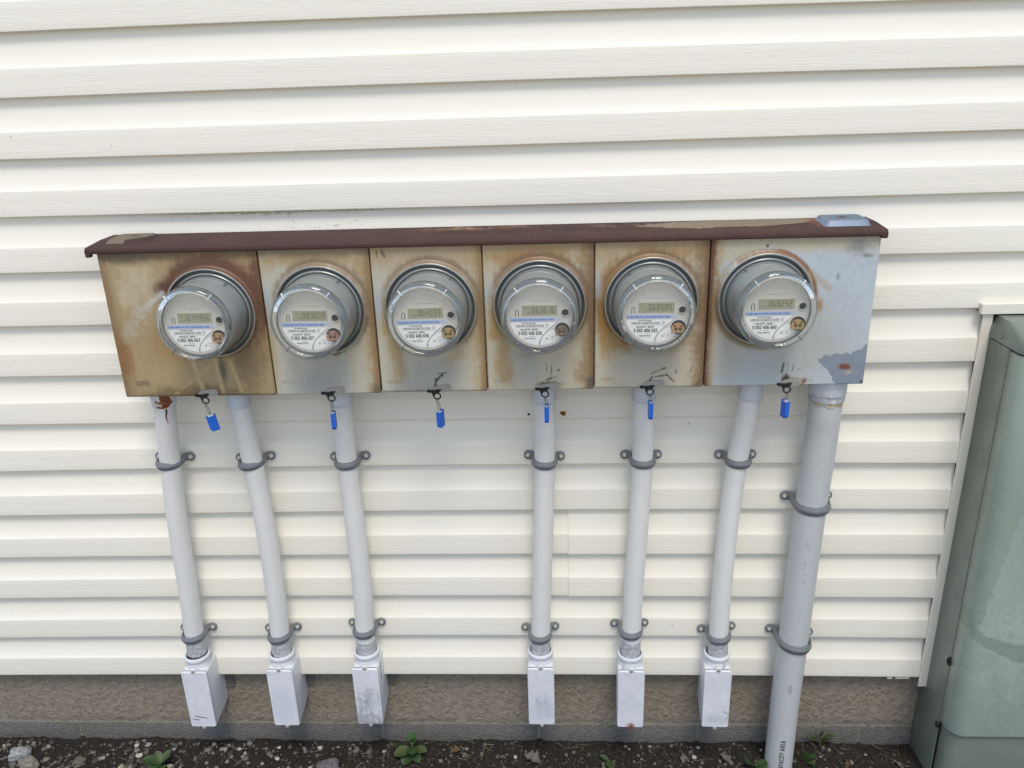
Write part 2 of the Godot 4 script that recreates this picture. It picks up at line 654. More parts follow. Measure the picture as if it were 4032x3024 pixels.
func siding_board(n: int, xa: float, xb: float, zoff: float, m: Material, root: Node3D) -> void:
	# profile of one dutch-lap course from the butt edge up to the lap above
	var prof := [[0.0105, -0.0174], [0.0085, -0.0045], [0.0004, -0.0014], [0.0006, -0.0003], [0.0025, 0.0], [0.020, -0.0002], [0.040, -0.0004], [0.0550, -0.0005], [0.0572, -0.0008], [0.0592, -0.0018], [0.065, -0.0042], [0.073, -0.0069], [0.083, -0.0092], [0.095, -0.0112], [0.110, -0.0131], [0.122, -0.0150], [0.1385, -0.0172]]
	var segs := maxi(2, int((xb - xa) / 0.09))
	var st := new_st()
	var grid := []
	var vs := [0.0]
	for k in range(1, prof.size()):
		vs.append(vs[k - 1] + Vector2(prof[k][0] - prof[k - 1][0], prof[k][1] - prof[k - 1][1]).length())
	for i in segs + 1:
		var x := lerpf(xa, xb, float(i) / segs)
		var col := []
		var y0 := lap_y(n, x)
		var y1 := lap_y(n + 1, x)
		for k in prof.size():
			var f: float = prof[k][0] / COURSE
			var wob := pn_a.get_noise_2d(x * 60, n * 37.0 + k) * 0.0006
			col.append(Vector3(x, y0 + (y1 - y0) * f, prof[k][1] + zoff + wob))
		grid.append(col)
	var st_scoop := new_st()
	for i in segs:
		for k in prof.size() - 1:
			var t := st if k < 8 else st_scoop
			t.set_smooth_group(1 if k < 2 else 2)
			var a: Vector3 = grid[i][k]
			var b: Vector3 = grid[i][k + 1]
			var c: Vector3 = grid[i + 1][k + 1]
			var d: Vector3 = grid[i + 1][k]
			var u0 := a.x / 1.3 + n * 0.371
			var u1 := d.x / 1.3 + n * 0.371
			quad(t, a, b, c, d, Vector2(u0, vs[k] / 0.045), Vector2(u0, vs[k + 1] / 0.045), Vector2(u1, vs[k + 1] / 0.045), Vector2(u1, vs[k] / 0.045))
	# cut ends, so that joints show the thickness of the vinyl
	st.set_smooth_group(-1)
	for e in [0, segs]:
		for k in range(1, prof.size() - 1):
			var a: Vector3 = grid[e][k]
			var b: Vector3 = grid[e][k + 1]
			quad(st, a, b, b + Vector3(0, 0, -0.0016), a + Vector3(0, 0, -0.0016))
	# the grain is pressed into the flat face only; the scoop above it is smooth
	var mesh := finish(st)
	st_scoop.generate_normals()
	st_scoop.commit(mesh)
	mesh.surface_set_material(0, m)
	mesh.surface_set_material(1, mats.siding_smooth)
	part("siding_board", mesh, null, root)

func flat_patch(called: String, pts: PackedVector2Array, z: float, m: Material, root: Node3D, t := 0.0006) -> void:
	var st := new_st()
	poly_prism(st, pts, z - 0.0004, z + t)
	part(called, finish(st), m, root)

func blotch(cx: float, cy: float, rx: float, ry: float, sd: int, n := 14) -> PackedVector2Array:
	var out := PackedVector2Array()
	for i in n:
		var a := TAU * i / n
		var k := 1.0 + 0.45 * pn_b.get_noise_2d(cos(a) * 30 + sd * 51, sin(a) * 30)
		out.append(Vector2(cx + cos(a) * rx * k, cy + sin(a) * ry * k))
	return out

func build_wall() -> void:
	var root := thing("house_wall", "cream vinyl dutch-lap siding wall behind the electric meters", "wall", Vector3(-0.15, 0, -0.02))
	var st := new_st()
	box(st, Vector3(-3.0, 0.005, -0.25), Vector3(2.6, 2.72, -0.0245))
	part("sheathing", finish(st), mats.core, root)
	for n in 21:
		if n <= 7:
			if n == 2 or n == 3:
				siding_board(n, -3.0, 0.050, 0.0, mats.siding, root)
				siding_board(n, 0.0378, 0.9745, 0.0026, mats.siding, root)
			else:
				siding_board(n, -3.0, 0.9745, 0.0, mats.siding, root)
			siding_board(n, 1.70, 2.6, 0.0, mats.siding, root)
		else:
			siding_board(n, -3.0, 2.6, 0.0, mats.siding, root)
	# channel trim round the cabinet opening
	st = new_st()
	box(st, Vector3(0.9690, -0.027, 0.0005), Vector3(0.9915, 1.0085, 0.0065), 0.0012)
	box(st, Vector3(0.9885, -0.0268, -0.024), Vector3(0.9912, 1.0083, 0.0004))
	part("channel_trim", finish(st), mats.trim, root)
	st = new_st()
	box(st, Vector3(0.9590, 1.0050, 0.0005), Vector3(1.72, 1.0295, 0.0135), 0.0014)
	box(st, Vector3(0.9592, 1.0052, -0.024), Vector3(1.7198, 1.0080, 0.0004))
	part("cap_trim", finish(st), mats.trim, root)
	st = new_st()
	box(st, Vector3(1.688, -0.027, 0.0005), Vector3(1.7105, 1.0045, 0.0065), 0.0012)
	part("channel_trim", finish(st), mats.trim, root)
	# torn bits of the starter strip under the last board
	for b in [[0.8905, 0.9035], [0.912, 0.949]]:
		st = new_st()
		box(st, Vector3(b[0], -0.0115, -0.008), Vector3(b[1], -0.003, -0.0055))
		part("starter_strip", finish(st), mats.trim, root)
	# screw holes left beside the conduit, one with a rust halo
	var rusty := mat(c8(168, 118, 58), 0.9)
	flat_patch("rust_halo", blotch(0.0275, 0.775, 0.0075, 0.0068, 3), -0.0002, rusty, root, 0.0004)
	flat_patch("screw_hole", blotch(0.0272, 0.7755, 0.0032, 0.0030, 4), 0.0004, mats.black, root, 0.0004)
	flat_patch("screw_hole", blotch(-0.0549, 0.7738, 0.0036, 0.0026, 5), -0.0002, mats.black, root, 0.0004)
	# algae and dirt caught under the lap above the meter hood
	var alg := mat(c8(176, 182, 140), 0.95)
	var alg2 := mat(c8(152, 158, 122), 0.95)
	var sp := mat(c8(92, 80, 62), 0.95)
	st = new_st()
	var st2 := new_st()
	for i in 1500:
		var x := rng.randf_range(-0.93, -0.36)
		var w := 1.0 - absf(x + 0.64) / 0.31 + pn_a.get_noise_1d(x * 900) * 0.5
		if rng.randf() > w + 0.05:
			continue
		var y := lap_y(10, x) - 0.0005 - absf(rng.randfn(0, 0.0036 + 0.002 * pn_a.get_noise_1d(x * 700 + 50)))
		var z := -0.0160 + (lap_y(10, x) - y) * 0.155
		poly_prism(st if i % 6 else st2, blotch(x, y, rng.randf_range(0.0006, 0.0022), rng.randf_range(0.0003, 0.0008), i, 5), z - 0.0005, z + 0.0005)
	for i in 24:
		var x := rng.randf_range(-0.60, -0.42)
		var y := 1.237 + rng.randfn(0, 0.008)
		var z := -0.0150 + (1.27 - y) * 0.12
		poly_prism(st2, blotch(x, y, rng.randf_range(0.0006, 0.0024), rng.randf_range(0.0003, 0.0007), i + 60, 6), z - 0.0005, z + 0.0012)
	var o := part("algae", finish(st), alg, root)
	o.set_meta("kind", "stuff")
	o = part("algae_flecks", finish(st2), alg2, root)
	o.set_meta("kind", "stuff")
	# flecks of dirt on the boards
	for s in [[0.82, 0.93, 0.0012, 0.0012], [-0.95, 1.42, 0.0016, 0.001], [-1.17, 1.445, 0.0016, 0.001], [0.935, 0.5, 0.0008, 0.004], [-0.425, 0.265, 0.0008, 0.0035], [0.14, 0.185, 0.001, 0.006], [0.31, 0.165, 0.003, 0.001], [0.52, 0.61, 0.001, 0.001], [0.33, 0.74, 0.0012, 0.003]]:
		var f: float = fposmod(s[1], COURSE)
		var z := -0.0003 if f < 0.057 else -0.001 - 0.011 * pow(clampf((f - 0.0575) / 0.06, 0, 1), 0.5)
		flat_patch("dirt_fleck", blotch(s[0], s[1], s[2] * 0.6, s[3] * 0.7, int(s[0] * 100), 8), z + 0.0006, sp, root, 0.0005)

# ---------------------------------------------------------------- green cabinet
func cab_ring(x0: float, x1: float, zb: float, zf: float, r: float, y: float, n := 8) -> PackedVector3Array:
	var out := PackedVector3Array()
	out.append(Vector3(x0, y, zb))
	for i in n + 1:
		var a := PI / 2 * i / n
		out.append(Vector3(x0 + r - cos(a) * r, y, zf - r + sin(a) * r))
	for i in n + 1:
		var a := PI / 2 * i / n
		out.append(Vector3(x1 - r + sin(a) * r, y, zf - r + cos(a) * r))
	out.append(Vector3(x1, y, zb))
	return out

func build_cabinet() -> void:
	var root := thing("utility_cabinet", "pale green fibreglass utility cabinet standing against the wall beside the trim", "cabinet", Vector3(1.34, -0.30, 0.06))
	var x0 := 0.9880
	var x1 := 1.69
	# rear frame: the strip of side wall between siding and door
	var st := new_st()
	loft(st, [cab_ring(x0 + 0.0015, x1 - 0.0015, -0.024, 0.0958, 0.003, -0.32), cab_ring(x0 + 0.0015, x1 - 0.0015, -0.024, 0.0958, 0.003, 0.9495)], true, true, true, [1])
	part("frame", finish(st), mats.cab, root)
	# dark weather strip in the joint behind the door
	st = new_st()
	loft(st, [cab_ring(x0 + 0.0035, x1 - 0.0035, 0.094, 0.106, 0.003, -0.31), cab_ring(x0 + 0.0035, x1 - 0.0035, 0.094, 0.106, 0.003, 0.9522)], true, true, true, [1])
	part("weather_strip", finish(st), mats.black, root)
	# base below the door
	st = new_st()
	loft(st, [cab_ring(x0 + 0.004, x1 - 0.004, 0.099, 0.150, 0.032, -0.32), cab_ring(x0 + 0.004, x1 - 0.004, 0.099, 0.150, 0.032, -0.0585)], true, true, true, [1])
	part("base", finish(st), mats.cab, root)
	# door with rounded edges and a worn band across it
	st = new_st()
	var uvf := [0, 0.98, 0.72, 1, 0.95, -1.01]
	var rings := []
	for k in [[-0.0555, 0.004], [-0.0525, 0.001], [-0.049, 0.0], [0.30, 0.0], [0.62, 0.0], [0.945, 0.0], [0.9475, 0.0015]]:
		rings.append(cab_ring(x0 + k[1], x1 - k[1], 0.1015, 0.1585 - k[1], 0.036, k[0]))
	loft(st, rings, true, true, true, [1, 1, 1, 2, 2, 2], uvf)
	var door_mat := mat(Color.WHITE, 0.40)
	var band := c8(136, 148, 136)
	var pale := c8(164, 176, 163)
	door_mat.albedo_texture = stained(0.72, 1.01, c8(154, 166, 153), [
		["blob", pale, 0.6, 0.9, 0.16, 0.75, 0.12, 0.15],
		["blob", c8(138, 153, 147), 0.6, 0.9, 0.10, 0.30, 0.08, 0.2],
		["poly", c8(134, 146, 134), 0.6, 0.0, PackedVector2Array([Vector2(0.0, 0.0), Vector2(0.72, 0.0), Vector2(0.72, 0.36), Vector2(0.22, 0.36), Vector2(0.075, 0.30), Vector2(0.028, 0.66), Vector2(0.0, 0.70)])],
		["poly", band, 0.9, 0.0, PackedVector2Array([Vector2(0.012, 0.668), Vector2(0.05, 0.70), Vector2(0.11, 0.72), Vector2(0.30, 0.735), Vector2(0.30, 0.79), Vector2(0.13, 0.772), Vector2(0.055, 0.735), Vector2(0.012, 0.705)])],
		["line", c8(168, 184, 178), 0.7, 0.3, 0.10, 1.004, 0.40, 1.004, 0.006],
		["line", c8(130, 142, 130), 0.35, 1.2, 0.09, 0.90, 0.085, 0.99, 0.002],
		["line", c8(134, 146, 134), 0.35, 1.2, 0.14, 0.80, 0.138, 0.88, 0.0015],
	], 500.0, 3.0)
	part("door", finish(st), door_mat, root)
	# lid: upright rim, then a top that slopes up to the wall
	st = new_st()
	rings = [cab_ring(x0, x1, -0.024, 0.1600, 0.036, 0.9525), cab_ring(x0, x1, -0.024, 0.1600, 0.036, 0.962), cab_ring(x0 + 0.0015, x1 - 0.0015, -0.024, 0.152, 0.034, 0.9760), cab_ring(x0 + 0.005, x1 - 0.005, -0.024, 0.130, 0.030, 0.9880), cab_ring(x0 + 0.012, x1 - 0.012, -0.024, 0.07, 0.02, 1.0015)]
	loft(st, rings, true, true, true, [1, 1, 1, 1])
	part("lid", finish(st), mats.cab, root)
	# fastenings on the side
	st = new_st()
	lathe(st, Vector3.ZERO, [[0.0045, 0.0], [0.009, 0.0], [0.0095, 0.004], [0.007, 0.006], [0.0045, 0.005], [0.0045, 0.0]], 16)
	var o := part("latch_eye", finish(st), mats.iron, root, false)
	o.position = Vector3(0.9895, 0.128, 0.094) - root.position
	o.rotation = Vector3(0, -PI / 2, 0)
	o.scale = Vector3(0.8, 1.3, 1.0)
	st = new_st()
	lathe(st, Vector3.ZERO, [[0.0085, 0.0], [0.008, 0.004], [0.004, 0.0055], [0.0, 0.0055]], 6)
	o = part("bolt", finish(st), mats.iron, root, false)
	o.position = Vector3(0.9895, -0.074, 0.092) - root.position
	o.rotation = Vector3(0, -PI / 2, 0)
	for p in [[0.965, 0.05], [0.70, 0.06], [0.30, 0.06], [0.0, 0.05]]:
		st = new_st()
		lathe(st, Vector3.ZERO, [[0.006, 0.0], [0.005, 0.0014], [0.0, 0.0018]], 14)
		o = part("rivet", finish(st), mats.cab, root, false)
		o.position = Vector3(0.9895 if p[0] < 0.95 else 0.9885, p[0], p[1]) - root.position
		o.rotation = Vector3(0, -PI / 2, 0)

# ---------------------------------------------------------------- meter bank
const EDGES := [-0.9672, -0.6185, -0.3790, -0.1410, 0.0945, 0.3335, 0.6790]
const METER_X := [-0.7355, -0.4945, -0.2555, -0.0220, 0.2137, 0.4510]
const METER_Y := [1.0730, 1.0735, 1.0740, 1.0755, 1.0765, 1.0790]
const RING_X := [-0.7819, -0.4930, -0.2544, -0.0137, 0.2172, 0.5143]
const SERIAL := ["5 002 406 667", "5 002 406 657", "5 002 406 656", "5 002 406 658", "5 002 406 655", "5 002 406 660"]
const COVER_WORDS := ["the wide ochre-stained cover", "the cover of the pinkish-plugged meter", "the cover without a conduit below", "the cover between two old screw holes", "the cover with curved black scrapes", "the wide pale blue cover"]
const READING := ["074456", "083059", "064033", "063616", "060585", "068242"]

func cover_bottom(i: int) -> float:
	return 0.8782 + 0.0012 * i

func cover_layers(i: int, w: float, h: float) -> Array:
	var mx: float = METER_X[i] - EDGES[i]
	var my: float = 1.2090 - METER_Y[i]
	var bx: float = RING_X[i] - EDGES[i]
	var brown := c8(112, 78, 50)
	var dark := c8(64, 44, 34)
	var ochre := c8(180, 150, 100)
	var tan := c8(184, 162, 124)
	var cream := c8(206, 200, 176)
	var grey := c8(182, 184, 178)
	var blue := c8(184, 198, 212)
	var soot := c8(92, 88, 78)
	var scrape := c8(58, 54, 46)
	var L := []
	if i == 0:
		L = [["blob", c8(204, 192, 160), 0.8, 0.8, 0.075, 0.085, 0.06, 0.07], ["blob", c8(168, 130, 82), 0.7, 0.8, 0.13, 0.20, 0.05, 0.05], ["blob", c8(162, 124, 78), 0.6, 0.8, 0.26, 0.025, 0.09, 0.03],
			["edge", c8(104, 66, 42), 0.9, 0.7, "r", 0.024, 0.06, 0.22], ["edge", c8(112, 92, 64), 0.7, 0.8, "t", 0.022], ["edge", c8(130, 98, 62), 0.6, 0.8, "l", 0.020], ["blob", c8(110, 98, 78), 0.8, 0.6, 0.055, 0.012, 0.05, 0.014],
			["ring", dark, 0.9, 0.6, mx, my, 0.108, 0.014, 0.3, -0.9], ["ring", c8(124, 84, 60), 0.85, 0.5, mx, my, 0.108, 0.022, 0.5, -0.7], ["blob", c8(96, 62, 42), 0.8, 0.6, mx - 0.085, my - 0.055, 0.035, 0.020],
			["line", c8(204, 206, 198), 0.85, 0.8, 0.128, 0.092, 0.075, 0.128, 0.007], ["line", c8(192, 190, 178), 0.55, 1.2, 0.080, 0.124, 0.030, 0.185, 0.014],
			["blob", c8(124, 104, 70), 0.85, 0.8, 0.16, 0.325, 0.13, 0.022], ["blob", c8(120, 104, 76), 0.7, 0.7, 0.30, 0.26, 0.04, 0.06], ["blob", soot, 0.85, 0.4, 0.232, 0.268, 0.010, 0.035],
			["line", c8(214, 194, 144), 0.7, 0.4, 0.165, 0.235, 0.180, 0.315, 0.005], ["line", c8(210, 188, 138), 0.7, 0.4, 0.218, 0.245, 0.226, 0.32, 0.006], ["line", c8(210, 188, 138), 0.7, 0.4, 0.252, 0.25, 0.268, 0.32, 0.005], ["line", c8(206, 186, 138), 0.6, 0.4, 0.225, 0.243, 0.115, 0.326, 0.004],
			["blob", c8(150, 104, 58), 0.7, 0.7, 0.012, 0.24, 0.02, 0.06], ["rect", c8(108, 92, 70), 0.75, 0.9, 0.030, 0.292, 0.060, 0.304], ["edge", c8(84, 66, 46), 0.6, 0.6, "b", 0.006]]
	elif i == 1:
		L = [["edge", tan, 0.95, 0.6, "t", 0.055], ["blob", ochre, 0.6, 0.8, 0.12, 0.02, 0.1, 0.02], ["edge", brown, 0.85, 0.7, "r", 0.016], ["edge", ochre, 0.6, 0.8, "r", 0.034], ["ring", c8(136, 114, 90), 0.75, 0.6, mx, my, 0.104, 0.010, 0.1, -0.9],
			["edge", soot, 0.35, 0.9, "t", 0.02], ["blob", blue, 0.8, 0.5, 0.004, 0.13, 0.016, 0.05], ["edge", ochre, 0.55, 0.8, "l", 0.014, 0.22, 0.2], ["blob", grey, 0.85, 0.6, 0.12, 0.27, 0.05, 0.05], ["blob", c8(166, 169, 167), 0.6, 0.7, 0.10, 0.305, 0.05, 0.03], ["line", cream, 0.8, 0.4, 0.178, 0.215, 0.183, 0.33, 0.010],
			["rect", c8(176, 158, 128), 0.7, 0.8, 0.014, 0.295, 0.044, 0.303], ["blob", brown, 0.75, 1.2, 0.135, 0.232, 0.022, 0.007], ["line", scrape, 0.6, 0.6, 0.075, 0.250, 0.090, 0.225, 0.0011], ["blob", soot, 0.6, 0.7, 0.235, 0.325, 0.02, 0.02]]
	elif i == 2:
		L = [["edge", tan, 0.95, 0.6, "t", 0.06], ["edge", brown, 0.85, 0.7, "r", 0.013], ["edge", ochre, 0.65, 0.8, "r", 0.032], ["ring", c8(136, 114, 90), 0.7, 0.6, mx, my, 0.104, 0.010, 0.1, -0.9], ["blob", blue, 0.7, 0.5, 0.010, 0.125, 0.018, 0.035],
			["line", ochre, 0.85, 0.6, 0.030, 0.12, 0.022, 0.185, 0.012], ["line", ochre, 0.7, 1.0, 0.036, 0.200, 0.046, 0.285, 0.018], ["line", c8(190, 164, 118), 0.5, 1.0, mx + 0.05, my + 0.105, 0.150, 0.26, 0.016], ["blob", grey, 0.85, 0.6, 0.11, 0.28, 0.06, 0.035], ["blob", c8(168, 170, 166), 0.5, 0.6, 0.08, 0.315, 0.06, 0.02],
			["rect", c8(178, 158, 126), 0.7, 0.8, 0.012, 0.299, 0.044, 0.307], ["line", scrape, 0.95, 0.7, bx - 0.006, 0.318, bx - 0.002, 0.300, 0.004], ["line", scrape, 0.95, 0.7, bx - 0.002, 0.300, bx + 0.012, 0.288, 0.003], ["line", scrape, 0.7, 0.9, bx + 0.002, 0.284, bx + 0.022, 0.283, 0.0012],
			["line", c8(78, 58, 42), 0.8, 0.6, 0.014, 0.010, 0.014, 0.022, 0.0014], ["line", c8(90, 70, 50), 0.8, 0.8, 0.026, 0.010, 0.030, 0.022, 0.003], ["edge", soot, 0.5, 0.8, "b", 0.006]]
	elif i == 3:
		L = [["edge", tan, 0.95, 0.6, "t", 0.06], ["blob", c8(170, 126, 70), 0.7, 0.8, 0.12, 0.03, 0.10, 0.02], ["edge", c8(92, 58, 36), 0.9, 0.6, "r", 0.012], ["edge", c8(148, 119, 82), 0.8, 0.8, "r", 0.036], ["ring", c8(130, 104, 80), 0.75, 0.6, mx, my, 0.104, 0.012, 0.1, -0.9], ["blob", blue, 0.6, 0.5, 0.008, 0.11, 0.014, 0.03],
			["line", ochre, 0.9, 0.6, 0.024, 0.12, 0.018, 0.20, 0.014], ["line", ochre, 0.7, 1.0, 0.030, 0.20, 0.038, 0.29, 0.020], ["blob", grey, 0.8, 0.6, 0.09, 0.27, 0.03, 0.04], ["blob", c8(160, 163, 162), 0.7, 0.7, 0.085, 0.245, 0.025, 0.012], ["rect", c8(176, 156, 126), 0.7, 0.8, 0.012, 0.300, 0.042, 0.308],
			["blob", dark, 0.9, 0.9, bx + 0.012, 0.313, 0.024, 0.007], ["line", brown, 0.9, 0.7, bx - 0.006, 0.312, bx + 0.012, 0.300, 0.004], ["line", scrape, 0.9, 0.8, bx + 0.004, 0.302, bx + 0.022, 0.296, 0.0018], ["line", scrape, 0.75, 0.9, bx + 0.002, 0.282, bx + 0.002, 0.262, 0.0011], ["line", scrape, 0.75, 0.9, bx + 0.012, 0.29, bx + 0.013, 0.27, 0.0012], ["blob", scrape, 0.95, 0.3, bx + 0.028, 0.281, 0.0024, 0.0028],
			["blob", soot, 0.75, 0.9, 0.225, 0.312, 0.012, 0.016]]
	elif i == 4:
		L = [["edge", tan, 0.95, 0.6, "t", 0.06], ["blob", c8(172, 130, 74), 0.6, 0.8, 0.14, 0.03, 0.08, 0.025], ["edge", c8(84, 52, 34), 0.9, 0.6, "r", 0.011], ["edge", c8(144, 114, 80), 0.8, 0.8, "r", 0.030], ["ring", c8(132, 107, 82), 0.75, 0.6, mx, my, 0.104, 0.010, 0.1, -0.9], ["ring", c8(150, 112, 62), 0.95, 0.6, mx, my, 0.108, 0.018, -0.8, 0.5], ["blob", blue, 0.6, 0.5, 0.006, 0.10, 0.012, 0.03],
			["blob", ochre, 0.9, 0.7, 0.035, 0.215, 0.026, 0.04], ["blob", c8(168, 126, 68), 0.7, 0.8, 0.02, 0.18, 0.02, 0.04], ["blob", grey, 0.8, 0.6, 0.11, 0.26, 0.06, 0.04], ["blob", c8(166, 168, 164), 0.6, 0.7, 0.12, 0.24, 0.05, 0.012], ["rect", c8(182, 164, 130), 0.7, 0.8, 0.012, 0.300, 0.042, 0.307],
			["line", scrape, 0.95, 0.8, bx - 0.004, 0.312, bx + 0.002, 0.300, 0.0022], ["line", scrape, 0.95, 0.8, bx + 0.002, 0.292, bx + 0.030, 0.280, 0.0022], ["line", scrape, 0.95, 0.7, bx + 0.008, 0.300, bx + 0.034, 0.296, 0.0020], ["line", scrape, 0.9, 0.7, bx + 0.034, 0.296, bx + 0.050, 0.312, 0.0016], ["line", scrape, 0.7, 0.8, bx + 0.052, 0.292, bx + 0.055, 0.284, 0.0012], ["blob", scrape, 0.9, 0.4, bx + 0.053, 0.290, 0.002, 0.002], ["line", soot, 0.6, 0.7, bx + 0.078, 0.296, bx + 0.10, 0.26, 0.0008], ["line", soot, 0.8, 0.9, 0.228, 0.306, 0.222, 0.322, 0.003],
			["line", c8(120, 96, 66), 0.5, 0.5, 0.226, 0.21, 0.205, 0.30, 0.0009], ["edge", soot, 0.4, 0.8, "b", 0.005]]
	else:
		L = [["blob", c8(192, 190, 174), 0.8, 0.8, 0.05, 0.16, 0.06, 0.14], ["blob", c8(186, 188, 178), 0.7, 0.8, 0.20, 0.24, 0.10, 0.08], ["edge", c8(196, 182, 146), 0.85, 0.7, "t", 0.030], ["blob", c8(196, 190, 168), 0.8, 0.7, 0.06, 0.03, 0.05, 0.03], ["edge", c8(176, 142, 92), 0.9, 0.7, "l", 0.022], ["edge", c8(96, 60, 38), 0.9, 0.6, "l", 0.010], ["blob", c8(196, 196, 184), 0.8, 0.7, 0.04, 0.26, 0.04, 0.08], ["blob", c8(186, 194, 192), 0.8, 0.7, 0.15, 0.28, 0.10, 0.04],
			["ring", c8(140, 96, 62), 0.9, 0.7, mx, my, 0.102, 0.005, 0.85, -0.35], ["blob", c8(178, 136, 80), 0.9, 0.6, mx + 0.108, my + 0.018, 0.012, 0.018], ["line", c8(184, 160, 122), 0.4, 1.0, mx + 0.09, my - 0.055, mx + 0.13, my - 0.02, 0.007], ["ring", c8(150, 130, 100), 0.8, 0.5, mx, my, 0.105, 0.008, -0.6, 0.8],
			["blob", c8(150, 152, 148), 0.9, 0.8, 0.300, 0.022, 0.025, 0.018], ["blob", c8(142, 146, 142), 0.9, 0.7, 0.318, 0.042, 0.014, 0.005], ["blob", c8(150, 158, 166), 0.8, 0.5, 0.263, 0.085, 0.004, 0.008],
			["poly", c8(136, 148, 166), 0.9, 0.0, PackedVector2Array([Vector2(0.36, 0.222), Vector2(0.335, 0.240), Vector2(0.310, 0.252), Vector2(0.272, 0.256), Vector2(0.240, 0.262), Vector2(0.242, 0.274), Vector2(0.256, 0.284), Vector2(0.266, 0.300), Vector2(0.274, 0.320), Vector2(0.292, 0.328), Vector2(0.310, 0.34), Vector2(0.36, 0.34)])],
			["blob", c8(128, 74, 46), 0.95, 1.1, 0.298, 0.284, 0.013, 0.006], ["blob", c8(196, 180, 160), 0.8, 0.6, 0.306, 0.297, 0.010, 0.005],
			["blob", c8(126, 78, 46), 0.9, 1.0, bx + 0.016, 0.316, 0.026, 0.008], ["blob", c8(70, 44, 32), 0.9, 0.9, bx - 0.006, 0.312, 0.008, 0.012], ["line", scrape, 0.95, 0.8, bx - 0.016, 0.295, bx - 0.013, 0.272, 0.0026], ["line", scrape, 0.7, 0.9, bx - 0.006, 0.300, bx - 0.003, 0.276, 0.0013], ["line", scrape, 0.7, 0.9, bx + 0.006, 0.292, bx + 0.008, 0.276, 0.0012], ["line", scrape, 0.6, 0.9, bx + 0.018, 0.290, bx + 0.026, 0.286, 0.0012], ["line", scrape, 0.85, 0.6, bx - 0.010, 0.318, bx - 0.002, 0.304, 0.0018],
			["line", c8(60, 42, 34), 0.8, 0.8, 0.336, 0.318, 0.343, 0.328, 0.003]]
	for q in L:
		var c: Color = q[1]
		var lum := c.r * 0.35 + c.g * 0.5 + c.b * 0.15
		q[1] = c.lerp(Color(lum, lum, lum), 0.06) * Color(0.91, 0.90, 0.885)
		q[3] = q[3] * 0.75
		if q[0] == "rect":
			q[2] = 0.5
			q[3] = 1.8
		elif q[0] == "line" and q[8] < 0.0045:
			q[3] = 1.3
			q[2] = q[2] * 0.78
	return L

